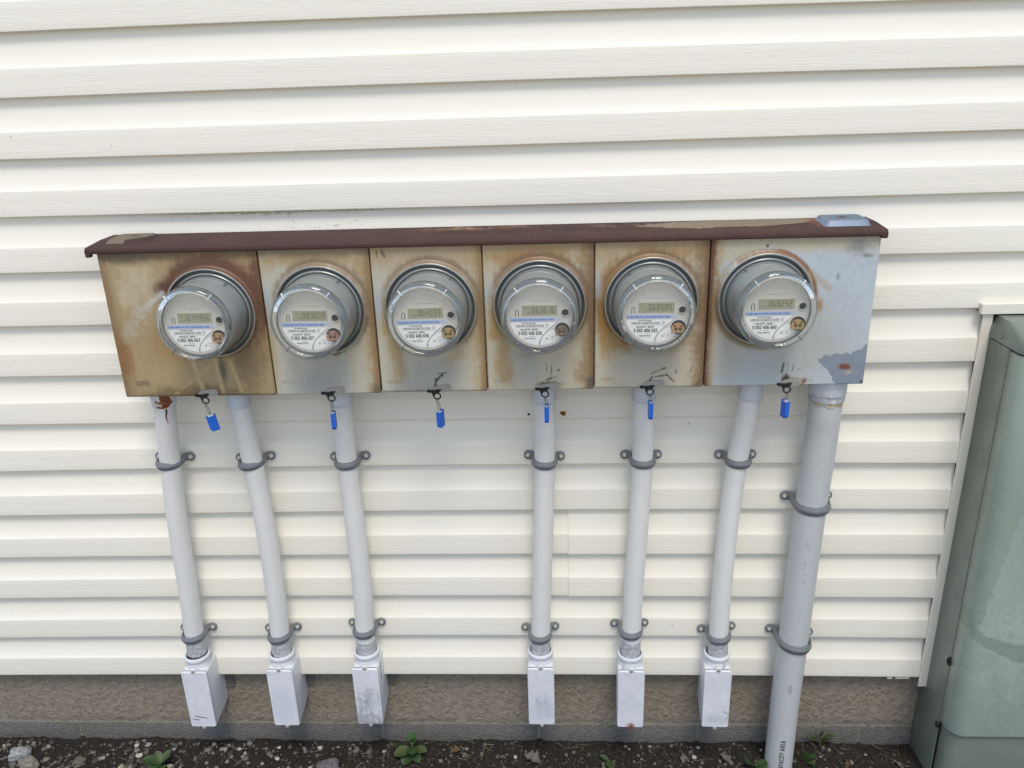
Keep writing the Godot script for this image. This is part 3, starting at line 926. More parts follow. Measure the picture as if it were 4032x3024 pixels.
func build_bank() -> void:
	var root := thing("meter_bank", "rust-stained six-gang steel meter enclosure with brown rusted hood on the siding", "meter enclosure", Vector3(-0.144, 0.878, 0.0))
	# steel box behind the covers
	var st := new_st()
	var body_m := tri_mat(ramp_tex(seamless(81, 0.03, 4), [c8(96, 78, 60), c8(140, 124, 102), c8(164, 160, 150)], 1.5), 0.6, 5.0)
	loft(st, [rrect(-0.1441, 1.0445, 1.640, 0.322, 0.002, 0.001, 2), rrect(-0.1441, 1.0445, 1.640, 0.322, 0.002, 0.1075, 2)], true, true, true, [-1])
	part("box", finish(st), body_m, root)
	var bases := [c8(164, 144, 108), c8(188, 186, 172), c8(188, 184, 166), c8(188, 181, 160), c8(188, 181, 160), c8(182, 190, 195)]
	for i in 6:
		var xa: float = EDGES[i] + 0.0014
		var xb: float = EDGES[i + 1] - 0.0014
		var ya := cover_bottom(i)
		var yb := 1.2095
		var w := xb - xa
		var h := yb - ya
		var m := mat(Color.WHITE, 0.48, 0.0)
		m.albedo_texture = stained(w, h, bases[i], cover_layers(i, w, h), 1000.0, i * 1.37)
		var uvf := [0, xa, w, 1, yb, -h]
		st = new_st()
		var z1 := 0.1200
		loft(st, [rrect((xa + xb) / 2, (ya + yb) / 2, w, h, 0.003, 0.108, 3), rrect((xa + xb) / 2, (ya + yb) / 2, w, h, 0.003, z1 - 0.0025, 3), rrect((xa + xb) / 2, (ya + yb) / 2, w - 0.0016, h - 0.0016, 0.003, z1 - 0.0008, 3), rrect((xa + xb) / 2, (ya + yb) / 2, w - 0.005, h - 0.005, 0.002, z1, 3)], true, true, true, [1, 2, 2], uvf)
		var cover := part("cover", finish(st), m, root)
		# pressed collar round the meter opening
		st = new_st()
		lathe(st, Vector3(METER_X[i], METER_Y[i], 0.0), [[0.1050, 0.1195], [0.1035, 0.1212], [0.1010, 0.1222], [0.1000, 0.1232], [0.0990, 0.1290], [0.0975, 0.1305], [0.0955, 0.1305], [0.0948, 0.1285], [0.0948, 0.1203]], 72, "z", false, false, uvf)
		part("collar", finish(st), m, cover)
		st = new_st()
		lathe(st, Vector3(METER_X[i], METER_Y[i], 0.0), [[0.0986, 0.1306], [0.0978, 0.1312], [0.0962, 0.1312], [0.0954, 0.1306]], 72)
		part("collar_rim", finish(st), mats.metal_ring, cover)
		# hasp lever, rivet, slot and ring tab at the foot of the cover
		var rx: float = RING_X[i]
		var ry := ya + 0.0015
		var px := rx + 0.0228
		var py := ry + 0.0078
		var tilt := 0.15 if i != 4 else 0.05
		var pts := PackedVector2Array()
		for k in 13:
			var a := -PI / 2 + PI * k / 12.0
			pts.append(Vector2(cos(a) * 0.0086, sin(a) * 0.0086))
		for k in [Vector2(-0.030, 0.0086), Vector2(-0.036, 0.005), Vector2(-0.041, -0.003), Vector2(-0.041, -0.0065), Vector2(-0.014, -0.0065), Vector2(-0.012, -0.0086)]:
			pts.append(k)
		st = new_st()
		poly_prism(st, pts, 0.0, 0.0028, Transform3D(Basis(Vector3.BACK, tilt), Vector3(px, py, 0.1202)))
		part("hasp", finish(st), mats.hasp, cover)
		st = new_st()
		lathe(st, Vector3(px, py, 0.1229), [[0.0042, 0.0], [0.0038, 0.0012], [0.0, 0.0016]], 16)
		part("rivet", finish(st), mats.hasp, cover)
		st = new_st()
		box(st, Vector3(rx - 0.0220, ry - 0.0012, 0.1190), Vector3(rx + 0.0070, ry + 0.0042, 0.1262), 0.0008)
		box(st, Vector3(rx - 0.0010, ry + 0.0030, 0.1192), Vector3(rx + 0.0100, ry + 0.0058, 0.1250), 0.0006)
		part("slot", finish(st), mats.dark, cover)
		st = new_st()
		var path := PackedVector3Array()
		for k in 25:
			var a := TAU * k / 24.0
			path.append(Vector3(rx + cos(a) * 0.0076, ry - 0.0108 + sin(a) * 0.0070, 0.1225))
		tube(st, path, 0.0017, 8, true)
		poly_prism(st, PackedVector2Array([Vector2(rx - 0.0130, ry - 0.0008), Vector2(rx + 0.006, ry - 0.0008), Vector2(rx + 0.004, ry - 0.0040), Vector2(rx - 0.0035, ry - 0.0060), Vector2(rx - 0.0070, ry - 0.0125), Vector2(rx - 0.0095, ry - 0.0100)]), 0.1214, 0.1232)
		part("ring_tab", finish(st), mats.iron, cover)
		# torn drawn-screw at the top of the collar
		st = new_st()
		lathe(st, Vector3(METER_X[i] - 0.002, METER_Y[i] + 0.1125, 0.1200), [[0.0032, 0.0], [0.0026, 0.0012], [0.0, 0.0014]], 10)
		part("screw", finish(st), m, cover)
	# hood
	st = new_st()
	var hw := 1.671
	var hood_px := 700.0
	var hood_uv := [0, -0.985, hw, 2, -0.01, 0.15]
	var prof := [[1.2240, 0.000], [1.2268, 0.0005], [1.2262, 0.060], [1.2215, 0.118], [1.2195, 0.1255], [1.2155, 0.1295], [1.2105, 0.1300], [1.2075, 0.1285], [1.2075, 0.1265], [1.2150, 0.1262], [1.2175, 0.118], [1.2200, 0.060]]
	var rings := []
	for x in [-0.9852, -0.9840, -0.980, -0.6, -0.15, 0.25, 0.681, 0.685, 0.6862]:
		var ring := PackedVector3Array()
		var shrink := 0.0006 if (x < -0.9845 or x > 0.6855) else 0.0
		for k in prof:
			ring.append(Vector3(x, k[0] - shrink, k[1]))
		rings.append(ring)
	loft(st, rings, true, true, true, [-1, -1, -1, -1, -1, -1, -1, -1], hood_uv)
	# turned-down ends
	box(st, Vector3(-0.9850, 1.2030, 0.002), Vector3(-0.9835, 1.2205, 0.1265), 0.0003, hood_uv)
	box(st, Vector3(0.6845, 1.2060, 0.002), Vector3(0.6860, 1.2205, 0.1265), 0.0003, hood_uv)
	box(st, Vector3(-0.9850, 1.2005, 0.1180), Vector3(-0.9740, 1.2090, 0.1310), 0.0015, hood_uv)
	box(st, Vector3(0.6740, 1.2030, 0.1180), Vector3(0.6860, 1.2105, 0.1310), 0.0015, hood_uv)
	var hm := mat(Color.WHITE, 0.82)
	var hb := c8(62, 43, 38)
	var hp := c8(150, 138, 116)
	hm.albedo_texture = stained(hw, 0.15, hb, [
		["blob", c8(88, 56, 46), 0.5, 1.0, 0.5, 0.05, 0.5, 0.06], ["blob", c8(84, 54, 44), 0.6, 1.0, 1.2, 0.11, 0.4, 0.03], ["edge", c8(74, 46, 40), 0.5, 0.8, "b", 0.05],
		["poly", hp, 0.75, 0.0, PackedVector2Array([Vector2(1.165, 0.062), Vector2(1.20, 0.045), Vector2(1.26, 0.022), Vector2(1.35, 0.010), Vector2(1.50, 0.010), Vector2(1.555, 0.020), Vector2(1.535, 0.055), Vector2(1.50, 0.072), Vector2(1.42, 0.088), Vector2(1.36, 0.084), Vector2(1.30, 0.094), Vector2(1.24, 0.085)])],
		["blob", hp, 0.5, 1.4, 1.20, 0.045, 0.10, 0.02], ["blob", c8(160, 128, 92), 0.7, 1.4, 0.78, 0.04, 0.07, 0.016], ["blob", c8(150, 118, 84), 0.5, 1.4, 0.90, 0.03, 0.08, 0.010],
		["blob", c8(140, 88, 58), 0.7, 0.9, 1.56, 0.04, 0.03, 0.05]], hood_px, 9.0)
	part("hood", finish(st), hm, root)
	# blank hub plates on the hood
	for side in 2:
		var x0 := -0.960 if side == 0 else 0.566
		var x1 := -0.865 if side == 0 else 0.668
		var uvp := [0, x0, x1 - x0, 2, 0.012, 0.09]
		st = new_st()
		var ht := 0.0055 if side == 0 else 0.0095
		var rr := []
		for k in [[0.0, -0.003, 0.0], [0.003, -0.001, 0.0], [0.007, ht - 0.0015, 0.0], [0.009, ht, 0.0]]:
			var ring := PackedVector3Array()
			for q in rrect((x0 + x1) / 2, 0.057, x1 - x0 - 2 * k[0], 0.082 - 2 * k[0], 0.010, 0.0, 4):
				ring.append(Vector3(q.x, 1.2262 - (q.y - 0.06) * 0.03 + k[1], q.y))
			rr.append(ring)
		loft(st, rr, true, false, true, [1, 1, 1], uvp)
		var pm := mat(Color.WHITE, 0.5 if side else 0.75, 0.35 if side else 0.0)
		if side == 0:
			pm.albedo_texture = stained(0.095, 0.09, hb, [["poly", c8(132, 124, 106), 0.75, 0.0, PackedVector2Array([Vector2(0.0, 0.09), Vector2(0.0, 0.01), Vector2(0.02, 0.0), Vector2(0.07, 0.004), Vector2(0.088, 0.025), Vector2(0.084, 0.05), Vector2(0.060, 0.068), Vector2(0.044, 0.078), Vector2(0.042, 0.09)])], ["blob", c8(84, 50, 40), 1.0, 0.6, 0.050, 0.036, 0.011, 0.009]], 1500.0, 4.0)
		else:
			pm.albedo_texture = stained(0.1, 0.09, c8(120, 133, 150), [["blob", c8(104, 120, 140), 0.6, 1.0, 0.06, 0.05, 0.04, 0.02], ["blob", c8(70, 50, 50), 1.0, 0.3, 0.050, 0.042, 0.010, 0.009], ["edge", c8(150, 168, 190), 0.5, 0.8, "l", 0.01]], 1500.0, 5.0)
		part("hub_plate", finish(st), pm, root)

# ---------------------------------------------------------------- meters
func put_px(img: Image, x: int, y: int, c: Color) -> void:
	if x >= 0 and y >= 0 and x < img.get_width() and y < img.get_height():
		img.set_pixel(x, y, c)

func plate_image() -> Image:
	# printed dial plate, 0.136 m across at 512 pixels
	var n := 512
	var img := Image.create(n, n, false, Image.FORMAT_RGB8)
	var grey := c8(196, 192, 180)
	var white := c8(232, 232, 226)
	var blue := c8(156, 178, 216)
	var line := c8(158, 160, 164)
	for j in n:
		for i in n:
			var x := (i - n / 2.0) / n * 0.136
			var y := -(j - n / 2.0) / n * 0.136
			var c := grey
			var r := sqrt(x * x + y * y)
			var curve := 0.0 + 0.0375 - sqrt(maxf(0.0, 1.0 - pow(clampf((y + 0.0135) / -0.0475, 0, 1), 2.0))) * 0.0 
			# dividing curve from (0.036,-0.0135) to (-0.001,-0.061)
			var t := clampf((-0.0135 - y) / 0.0475, 0.0, 1.0)
			curve = 0.036 - 0.037 * sin(t * PI / 2)
			if y < -0.0034 and y > -0.0108 and x > -0.0595:
				var fade := clampf((x - 0.022) / 0.028, 0, 1)
				c = blue.lerp(grey, fade)
			if y <= -0.0130 and r < 0.0615:
				if x < curve - 0.0012:
					c = white
				elif x < curve + 0.0016:
					c = line
				else:
					c = c8(206, 205, 198)
			if y < -0.0300 and r < 0.0615 and x > curve + 0.0016 and y < -0.030 - maxf(0.0, 0.024 - x) * 0.6:
				c = white
			var v := 1.0 + pn_c.get_noise_2d(i, j) * 0.025
			img.set_pixel(i, j, Color(c.r * v, c.g * v, c.b * v))
	var k := n / 0.136
	var dark := c8(56, 56, 60)
	# bar code
	var r2 := RandomNumberGenerator.new()
	r2.seed = 5
	var bx := int((-0.0485 + 0.068) * k)
	while bx < int((0.0075 + 0.068) * k):
		var w := 1 + r2.randi() % 4
		img.fill_rect(Rect2i(bx, int((0.0178 + 0.068) * k), w, int(0.0056 * k)), dark)
		bx += w + 2 + r2.randi() % 3
	# rows of fine print, too small to read
	for row in [[-0.0200, 0.0215, 0.0325, 1, 4], [-0.006, 0.012, 0.0287, 3, 1], [-0.028, 0.0245, -0.0252, 1, 3], [-0.022, -0.008, -0.0424, 2, 4], [-0.004, 0.003, -0.0565, 2, 2]]:
		var fx := int((row[0] + 0.068) * k)
		while fx < int((row[1] + 0.068) * k):
			var w := 2 + r2.randi() % 4
			img.fill_rect(Rect2i(fx, int((0.068 - row[2]) * k), w, row[4]), c8(120, 118, 114))
			fx += w + 1 + r2.randi() % 3
	# wiring diagram and seal mark on the small panel
	for a in 160:
		var t := TAU * a / 160.0
		for rr in [0.0072, 0.0068]:
			if absf(sin(t * 1.5)) > 0.25:
				put_px(img, int((0.0265 + cos(t) * rr + 0.068) * k), int((0.068 + 0.0455 - sin(t) * rr) * k), c8(120, 120, 120))
		for q in 8:
			put_px(img, int((0.0150 + cos(t) * 0.0021 * q / 8 + 0.068) * k), int((0.068 + 0.0480 - sin(t) * 0.0021 * q / 8) * k), c8(140, 140, 138))
	img.fill_rect(Rect2i(int((0.0235 + 0.068) * k), int((0.068 + 0.0435) * k), int(0.006 * k), int(0.0008 * k) + 1), dark)
	img.fill_rect(Rect2i(int((0.0235 + 0.068) * k), int((0.068 + 0.0475) * k), int(0.006 * k), int(0.0008 * k) + 1), dark)
	img.fill_rect(Rect2i(int((0.0255 + 0.068) * k), int((0.068 + 0.0520) * k), int(0.0016 * k), int(0.0012 * k)), dark)
	# bent double stroke left of the display
	for q in [[-0.0490, 0.0100, -0.0005], [-0.0432, 0.0100, -0.0005]]:
		img.fill_rect(Rect2i(int((q[0] + 0.068) * k), int((0.068 - q[1]) * k), 6, int((q[1] - q[2]) * k)), dark)
	for a in 60:
		var t := PI * a / 59.0
		for q in 16:
			put_px(img, int((-0.0457 + cos(t) * 0.0031 + 0.068) * k) + q % 4, int((0.068 - 0.0100 - sin(t) * 0.0040) * k) + q / 4, dark)
	return img

const SEG := {"0": "abcdef", "1": "bc", "2": "abged", "3": "abgcd", "4": "fgbc", "5": "afgcd", "6": "afgedc", "7": "abc", "8": "abcdefg", "9": "abcdfg"}

func lcd_image(text: String) -> Image:
	var w := 216
	var h := 62
	var img := Image.create(w, h, false, Image.FORMAT_RGB8)
	for j in h:
		for i in w:
			var v := 1.0 + pn_c.get_noise_2d(i * 2, j * 2) * 0.04
			img.set_pixel(i, j, Color(0.60 * v, 0.59 * v, 0.49 * v))
	var ink := c8(84, 82, 68)
	var pale := c8(134, 132, 110)
	var x := 62
	for ch in text:
		seg_digit(img, ch, x, 12, 17, 38, 4, ink)
		x += 24
	seg_digit(img, "4", 12, 8, 10, 20, 2, pale)
	seg_digit(img, "0", 26, 8, 10, 20, 2, pale)
	seg_digit(img, "1", 40, 12, 10, 36, 3, pale)
	img.fill_rect(Rect2i(34, 46, 14, 4), ink)
	return img

func seg_digit(img: Image, ch: String, x: int, y: int, w: int, h: int, t: int, c: Color) -> void:
	var s: String = SEG[ch]
	var hh := h / 2
	for k in s:
		match k:
			"a": img.fill_rect(Rect2i(x + 1, y, w - 2, t), c)
			"g": img.fill_rect(Rect2i(x + 1, y + hh - t / 2, w - 2, t), c)
			"d": img.fill_rect(Rect2i(x + 1, y + h - t, w - 2, t), c)
			"f": img.fill_rect(Rect2i(x, y + 1, t, hh - 2), c)
			"b": img.fill_rect(Rect2i(x + w - t, y + 1, t, hh - 2), c)
			"e": img.fill_rect(Rect2i(x, y + hh + 1, t, hh - 2), c)
			"c": img.fill_rect(Rect2i(x + w - t, y + hh + 1, t, hh - 2), c)

var font_sans: SystemFont

func lettering(text: String, parent: Node3D, at: Vector3, w: float, h: float, m: Material) -> MeshInstance3D:
	var tm: TextMesh = mesh_cache.get("t_" + text)
	if tm == null:
		tm = TextMesh.new()
		tm.font = font_sans
		tm.text = text
		tm.font_size = 48
		tm.pixel_size = 0.001
		tm.depth = 0.0
		tm.curve_step = 3.0
		mesh_cache["t_" + text] = tm
	var bb := tm.get_aabb()
	var o := MeshInstance3D.new()
	o.name = "lettering"
	o.mesh = tm
	o.material_override = m
	parent.add_child(o, true)
	var sx := w / maxf(bb.size.x, 0.0001)
	var sy := h / maxf(bb.size.y, 0.0001)
	o.scale = Vector3(sx, sy, 1)
	o.position = at - Vector3((bb.position.x + bb.size.x / 2) * sx, (bb.position.y + bb.size.y / 2) * sy, 0)
	return o

func build_meters() -> void:
	font_sans = SystemFont.new()
	font_sans.font_names = PackedStringArray(["Droid Sans"])
	font_sans.font_weight = 700
	var plate_mat := mat(Color.WHITE, 0.55)
	plate_mat.albedo_texture = tex(plate_image())
	var plugs := [c8(168, 132, 90), c8(160, 116, 102), c8(164, 138, 82), c8(112, 100, 84), c8(172, 132, 90), c8(168, 140, 78)]
	var words := ["orange", "pinkish", "yellow", "grey brown", "orange tan", "golden"]
	# shared meshes, all about the meter's own axis with z = 0 on the cover face
	var z0 := 0.0
	var st := new_st()
	lathe(st, Vector3.ZERO, [[0.0945, -0.0004], [0.0945, 0.003], [0.0880, 0.0034], [0.0880, 0.0015]], 72)
	var m_base := finish(st)
	st = new_st()
	lathe(st, Vector3.ZERO, [[0.0882, 0.0030], [0.0882, 0.0062], [0.0876, 0.0072], [0.0866, 0.0076], [0.0858, 0.0090]], 72)
	var m_flange := finish(st)
	st = new_st()
	lathe(st, Vector3.ZERO, [[0.0858, 0.0090], [0.0845, 0.030], [0.0825, 0.060], [0.0802, 0.0865]], 72)
	var m_shell := finish(st)
	st = new_st()
	lathe(st, Vector3.ZERO, [[0.0672, 0.0985], [0.0690, 0.0950], [0.0730, 0.0900], [0.0775, 0.0870], [0.0802, 0.0867], [0.0800, 0.0925], [0.0790, 0.0980], [0.0770, 0.1020], [0.0742, 0.1042], [0.0712, 0.1045], [0.0690, 0.1030], [0.0678, 0.1005], [0.0672, 0.0985]], 72)
	var m_rim := finish(st)
	st = new_st()
	lathe(st, Vector3.ZERO, [[0.0672, 0.0985], [0.0500, 0.1000], [0.0250, 0.1008], [0.0, 0.1010]], 72)
	var m_lens := finish(st)
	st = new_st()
	lathe(st, Vector3.ZERO, [[0.0668, 0.0960], [0.0676, 0.0925], [0.0682, 0.0872]], 72)  # inner wall added to draw the dark refracted line of the rim
	var m_rim_line := finish(st)
	st = new_st()
	lathe(st, Vector3.ZERO, [[0.0820, 0.0034], [0.0795, 0.030], [0.0760, 0.070], [0.0735, 0.0842], [0.0725, 0.0850], [0.0680, 0.0850]], 72)
	var m_inner := finish(st)
	st = new_st()
	var plate_uv := [0, -0.068, 0.136, 1, 0.068, -0.136]
	lathe(st, Vector3.ZERO, [[0.0675, 0.0848], [0.0675, 0.0868]], 72, "z", false, true, plate_uv)
	var m_plate := finish(st)
	st = new_st()
	slab(st, 0.0008, 0.0128, 0.0735, 0.0220, 0.0868, 0.0876, 0.0008, 0.0002)
	var m_bezel := finish(st)
	st = new_st()
	var lcd_uv := [0, -0.035, 0.0716, 1, 0.023, -0.0204]
	slab(st, 0.0008, 0.0128, 0.0716, 0.0204, 0.0877, 0.0879, 0.0005, 0.0001, lcd_uv)
	var m_lcd := finish(st)
	st = new_st()
	lathe(st, Vector3(0.0525, 0.0072, 0.0868), [[0.0090, 0.0], [0.0090, 0.0016], [0.0082, 0.0024], [0.0072, 0.0024], [0.0069, 0.0012], [0.0069, 0.0003]], 32)
	var m_port := finish(st)
	st = new_st()
	lathe(st, Vector3(0.0525, 0.0072, 0.0868), [[0.0070, 0.0006], [0.0, 0.0006]], 24)
	var m_eye := finish(st)
	var dpts := PackedVector2Array()
	for k in 25:
		var a := -0.72 + (PI + 1.44) * k / 24.0
		dpts.append(Vector2(cos(a) * 0.0128, sin(a) * 0.0122))
	st = new_st()
	poly_prism(st, dpts, 0.0, 0.0060, Transform3D(Basis(), Vector3(0.0450, -0.0318, 0.0868)))
	var m_plug := finish(st)
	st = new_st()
	lathe(st, Vector3(0.0462, -0.0292, 0.0868), [[0.0148, 0.0], [0.0148, 0.0012], [0.0, 0.0014]], 32)  # raised dark disc painted as the shadow in the recess behind the plug
	var m_recess_shade := finish(st)
	st = new_st()
	for q in [[-0.0068, 0.0058, 0.0024], [0.0068, 0.0058, 0.0024], [-0.0042, -0.0006, 0.0036], [0.0042, -0.0006, 0.0036]]:
		lathe(st, Vector3(0.0450 + q[0], -0.0312 + q[1], 0.09285), [[q[2], -0.0002], [q[2] * 0.95, 0.0002], [0.0, 0.0002]], 14)
	var m_holes := finish(st)
	st = new_st()
	lathe(st, Vector3(0.0450, -0.0312 - 0.0068, 0.0928), [[0.0024, 0.0], [0.002, 0.0010], [0.0, 0.0012]], 14)
	var m_pin := finish(st)
	st = new_st()
	box(st, Vector3(-0.0010, 0.0680, 0.0985), Vector3(0.0010, 0.0800, 0.1062), 0.0004)
	var m_clip := finish(st)
	st = new_st()
	box(st, Vector3(-0.0009, 0.0815, 0.012), Vector3(0.0009, 0.0848, 0.028), 0.0003)
	var m_rib := finish(st)
	for i in 6:
		var serial: String = SERIAL[i]
		var root := thing("electric_meter", "round glass electric meter numbered %s with %s reset plug" % [serial, words[i]], "electric meter", Vector3(METER_X[i], METER_Y[i], 0.1205), "electric meters on the enclosure")
		root.rotation = Vector3([0.0, 0.004, 0.0, 0.003, 0.0, 0.002][i], [-0.01, 0.0, 0.006, 0.0, -0.004, 0.008][i], [0.0, -0.01, 0.008, 0.0, -0.006, 0.0][i])
		part("base_ring", m_base, mats.base_ring, root, false)
		part("flange", m_flange, mats.flange, root, false)
		var inner := part("inner_housing", m_inner, mats.inner, root, false)
		for a in [0.62, -0.62, 2.5]:
			var rb := part("rib", m_rib, mats.print_grey, inner, false)
			rb.rotation.z = a
			rb.position = Vector3.ZERO
		var plate := part("dial_plate", m_plate, plate_mat, root, false)
		var bz := part("display_bezel", m_bezel, mats.plate_side, plate, false)
		var lm := mat(Color.WHITE, 0.35)
		lm.albedo_texture = tex(lcd_image(READING[i]))
		part("display", m_lcd, lm, plate, false)
		part("port_ring", m_port, mats.plate_side, plate, false)
		part("optical_port", m_eye, mats.black, plate, false)
		var rec := part("recess_shade", m_recess_shade, mats.dark, plate, false)
		var plug := part("reset_plug", m_plug, mat(plugs[i], 0.6), root, false)
		part("plug_hole", m_holes, mats.plug_dark, plug, false)
		part("plug_pin", m_pin, mat(plugs[i].lerp(c8(170, 110, 90), 0.6), 0.6), plug, false)
		var zt := 0.08715
		lettering(serial, plate, Vector3(-0.0196, -0.0358, zt), 0.0480, 0.0078, mats.print_black)
		lettering("ITRON IP - MESH", plate, Vector3(-0.0215, -0.0283, zt), 0.0356, 0.0036, mats.print_black)
		lettering("FirstEnergy", plate, Vector3(-0.0215, -0.0150, zt), 0.0275, 0.0040, mats.print_black)
		lettering("OpenWay", plate, Vector3(-0.0205, -0.0474, zt), 0.0240, 0.0046, mats.print_grey)
		lettering("CL200 240V 3W TYPE C2SOD 30TA 1.0Kh", plate, Vector3(-0.0150, -0.0074, zt), 0.0870, 0.0034, mats.print_blue)
		lettering("FM2S", plate, Vector3(0.0155, -0.0178, zt), 0.0065, 0.0019, mats.print_grey)
		lettering("60Hz", plate, Vector3(0.0150, -0.0212, zt), 0.0065, 0.0019, mats.print_grey)
		var glass := part("glass_cover", m_shell, mats.glass, root, false)
		part("rim", m_rim, mats.glass_rim, glass, false)
		part("rim_dark_line", m_rim_line, mats.rim_line_tint, glass, false)
		part("lens", m_lens, mats.glass, glass, false)
		for k in 4:
			var cl := part("clip", m_clip, mats.white if k < 2 else mats.print_grey, glass, false)
			cl.rotation.z = [0.66, -0.66, 2.42, -2.42][k]

func build_tags() -> void:
	for i in 6:
		var ry := cover_bottom(i) + 0.0015 - 0.0108
		var rx: float = RING_X[i]
		var root := thing("seal_tag", "blue plastic seal tag hanging under " + COVER_WORDS[i], "seal tag", Vector3(rx, ry, 0.1235), "blue tags hanging under the covers")
		# flat barrel-seal body, local: x thickness, y down, z depth
		var st := new_st()
		var pts := PackedVector2Array([Vector2(-0.0105, 0.0), Vector2(-0.0105, -0.0330), Vector2(-0.0065, -0.0400), Vector2(0.0105, -0.0400), Vector2(0.0105, 0.0), Vector2(0.0085, 0.0), Vector2(0.0085, -0.003), Vector2(-0.0085, -0.003), Vector2(-0.0085, 0.0)])
		poly_prism(st, pts, -0.0045, 0.0045)
		var turn: float = [0.55, 1.66, 1.20, 1.50, 1.60, 1.80][i]
		var bm := finish(st)
		var lean: float = [0.16, 0.02, 0.06, 0.05, 0.02, 0.03][i]
		var dropv: float = [0.034, 0.033, 0.034, 0.026, 0.022, 0.024][i]
		var off := Vector3([0.006, 0.0, 0.004, 0.003, 0.002, -0.001][i], -dropv, 0.002)
		var b := part("tag_body", bm, mats.tag, root, false)
		b.position = off
		b.rotation = Vector3(0, turn, lean)
		st = new_st()
		box(st, Vector3(-0.0060, -0.0058, -0.0030), Vector3(0.0060, -0.0008, 0.0030), 0.0004)
		var w := part("clasp", finish(st), mats.white, b, false)
		st = new_st()
		for s in [-1, 1]:
			var path := smooth_path([Vector3(0.0008 * s, -0.0062, 0.0004), Vector3(0.0020 * s, -0.012, 0.001), Vector3(off.x * 0.6 + 0.0024 * s, off.y * 0.6, 0.002), off + Vector3(0.0018 * s, -0.002, 0)], 6)
			tube(st, path, 0.00075, 6)
		part("wire", finish(st), mats.wire, root, false)

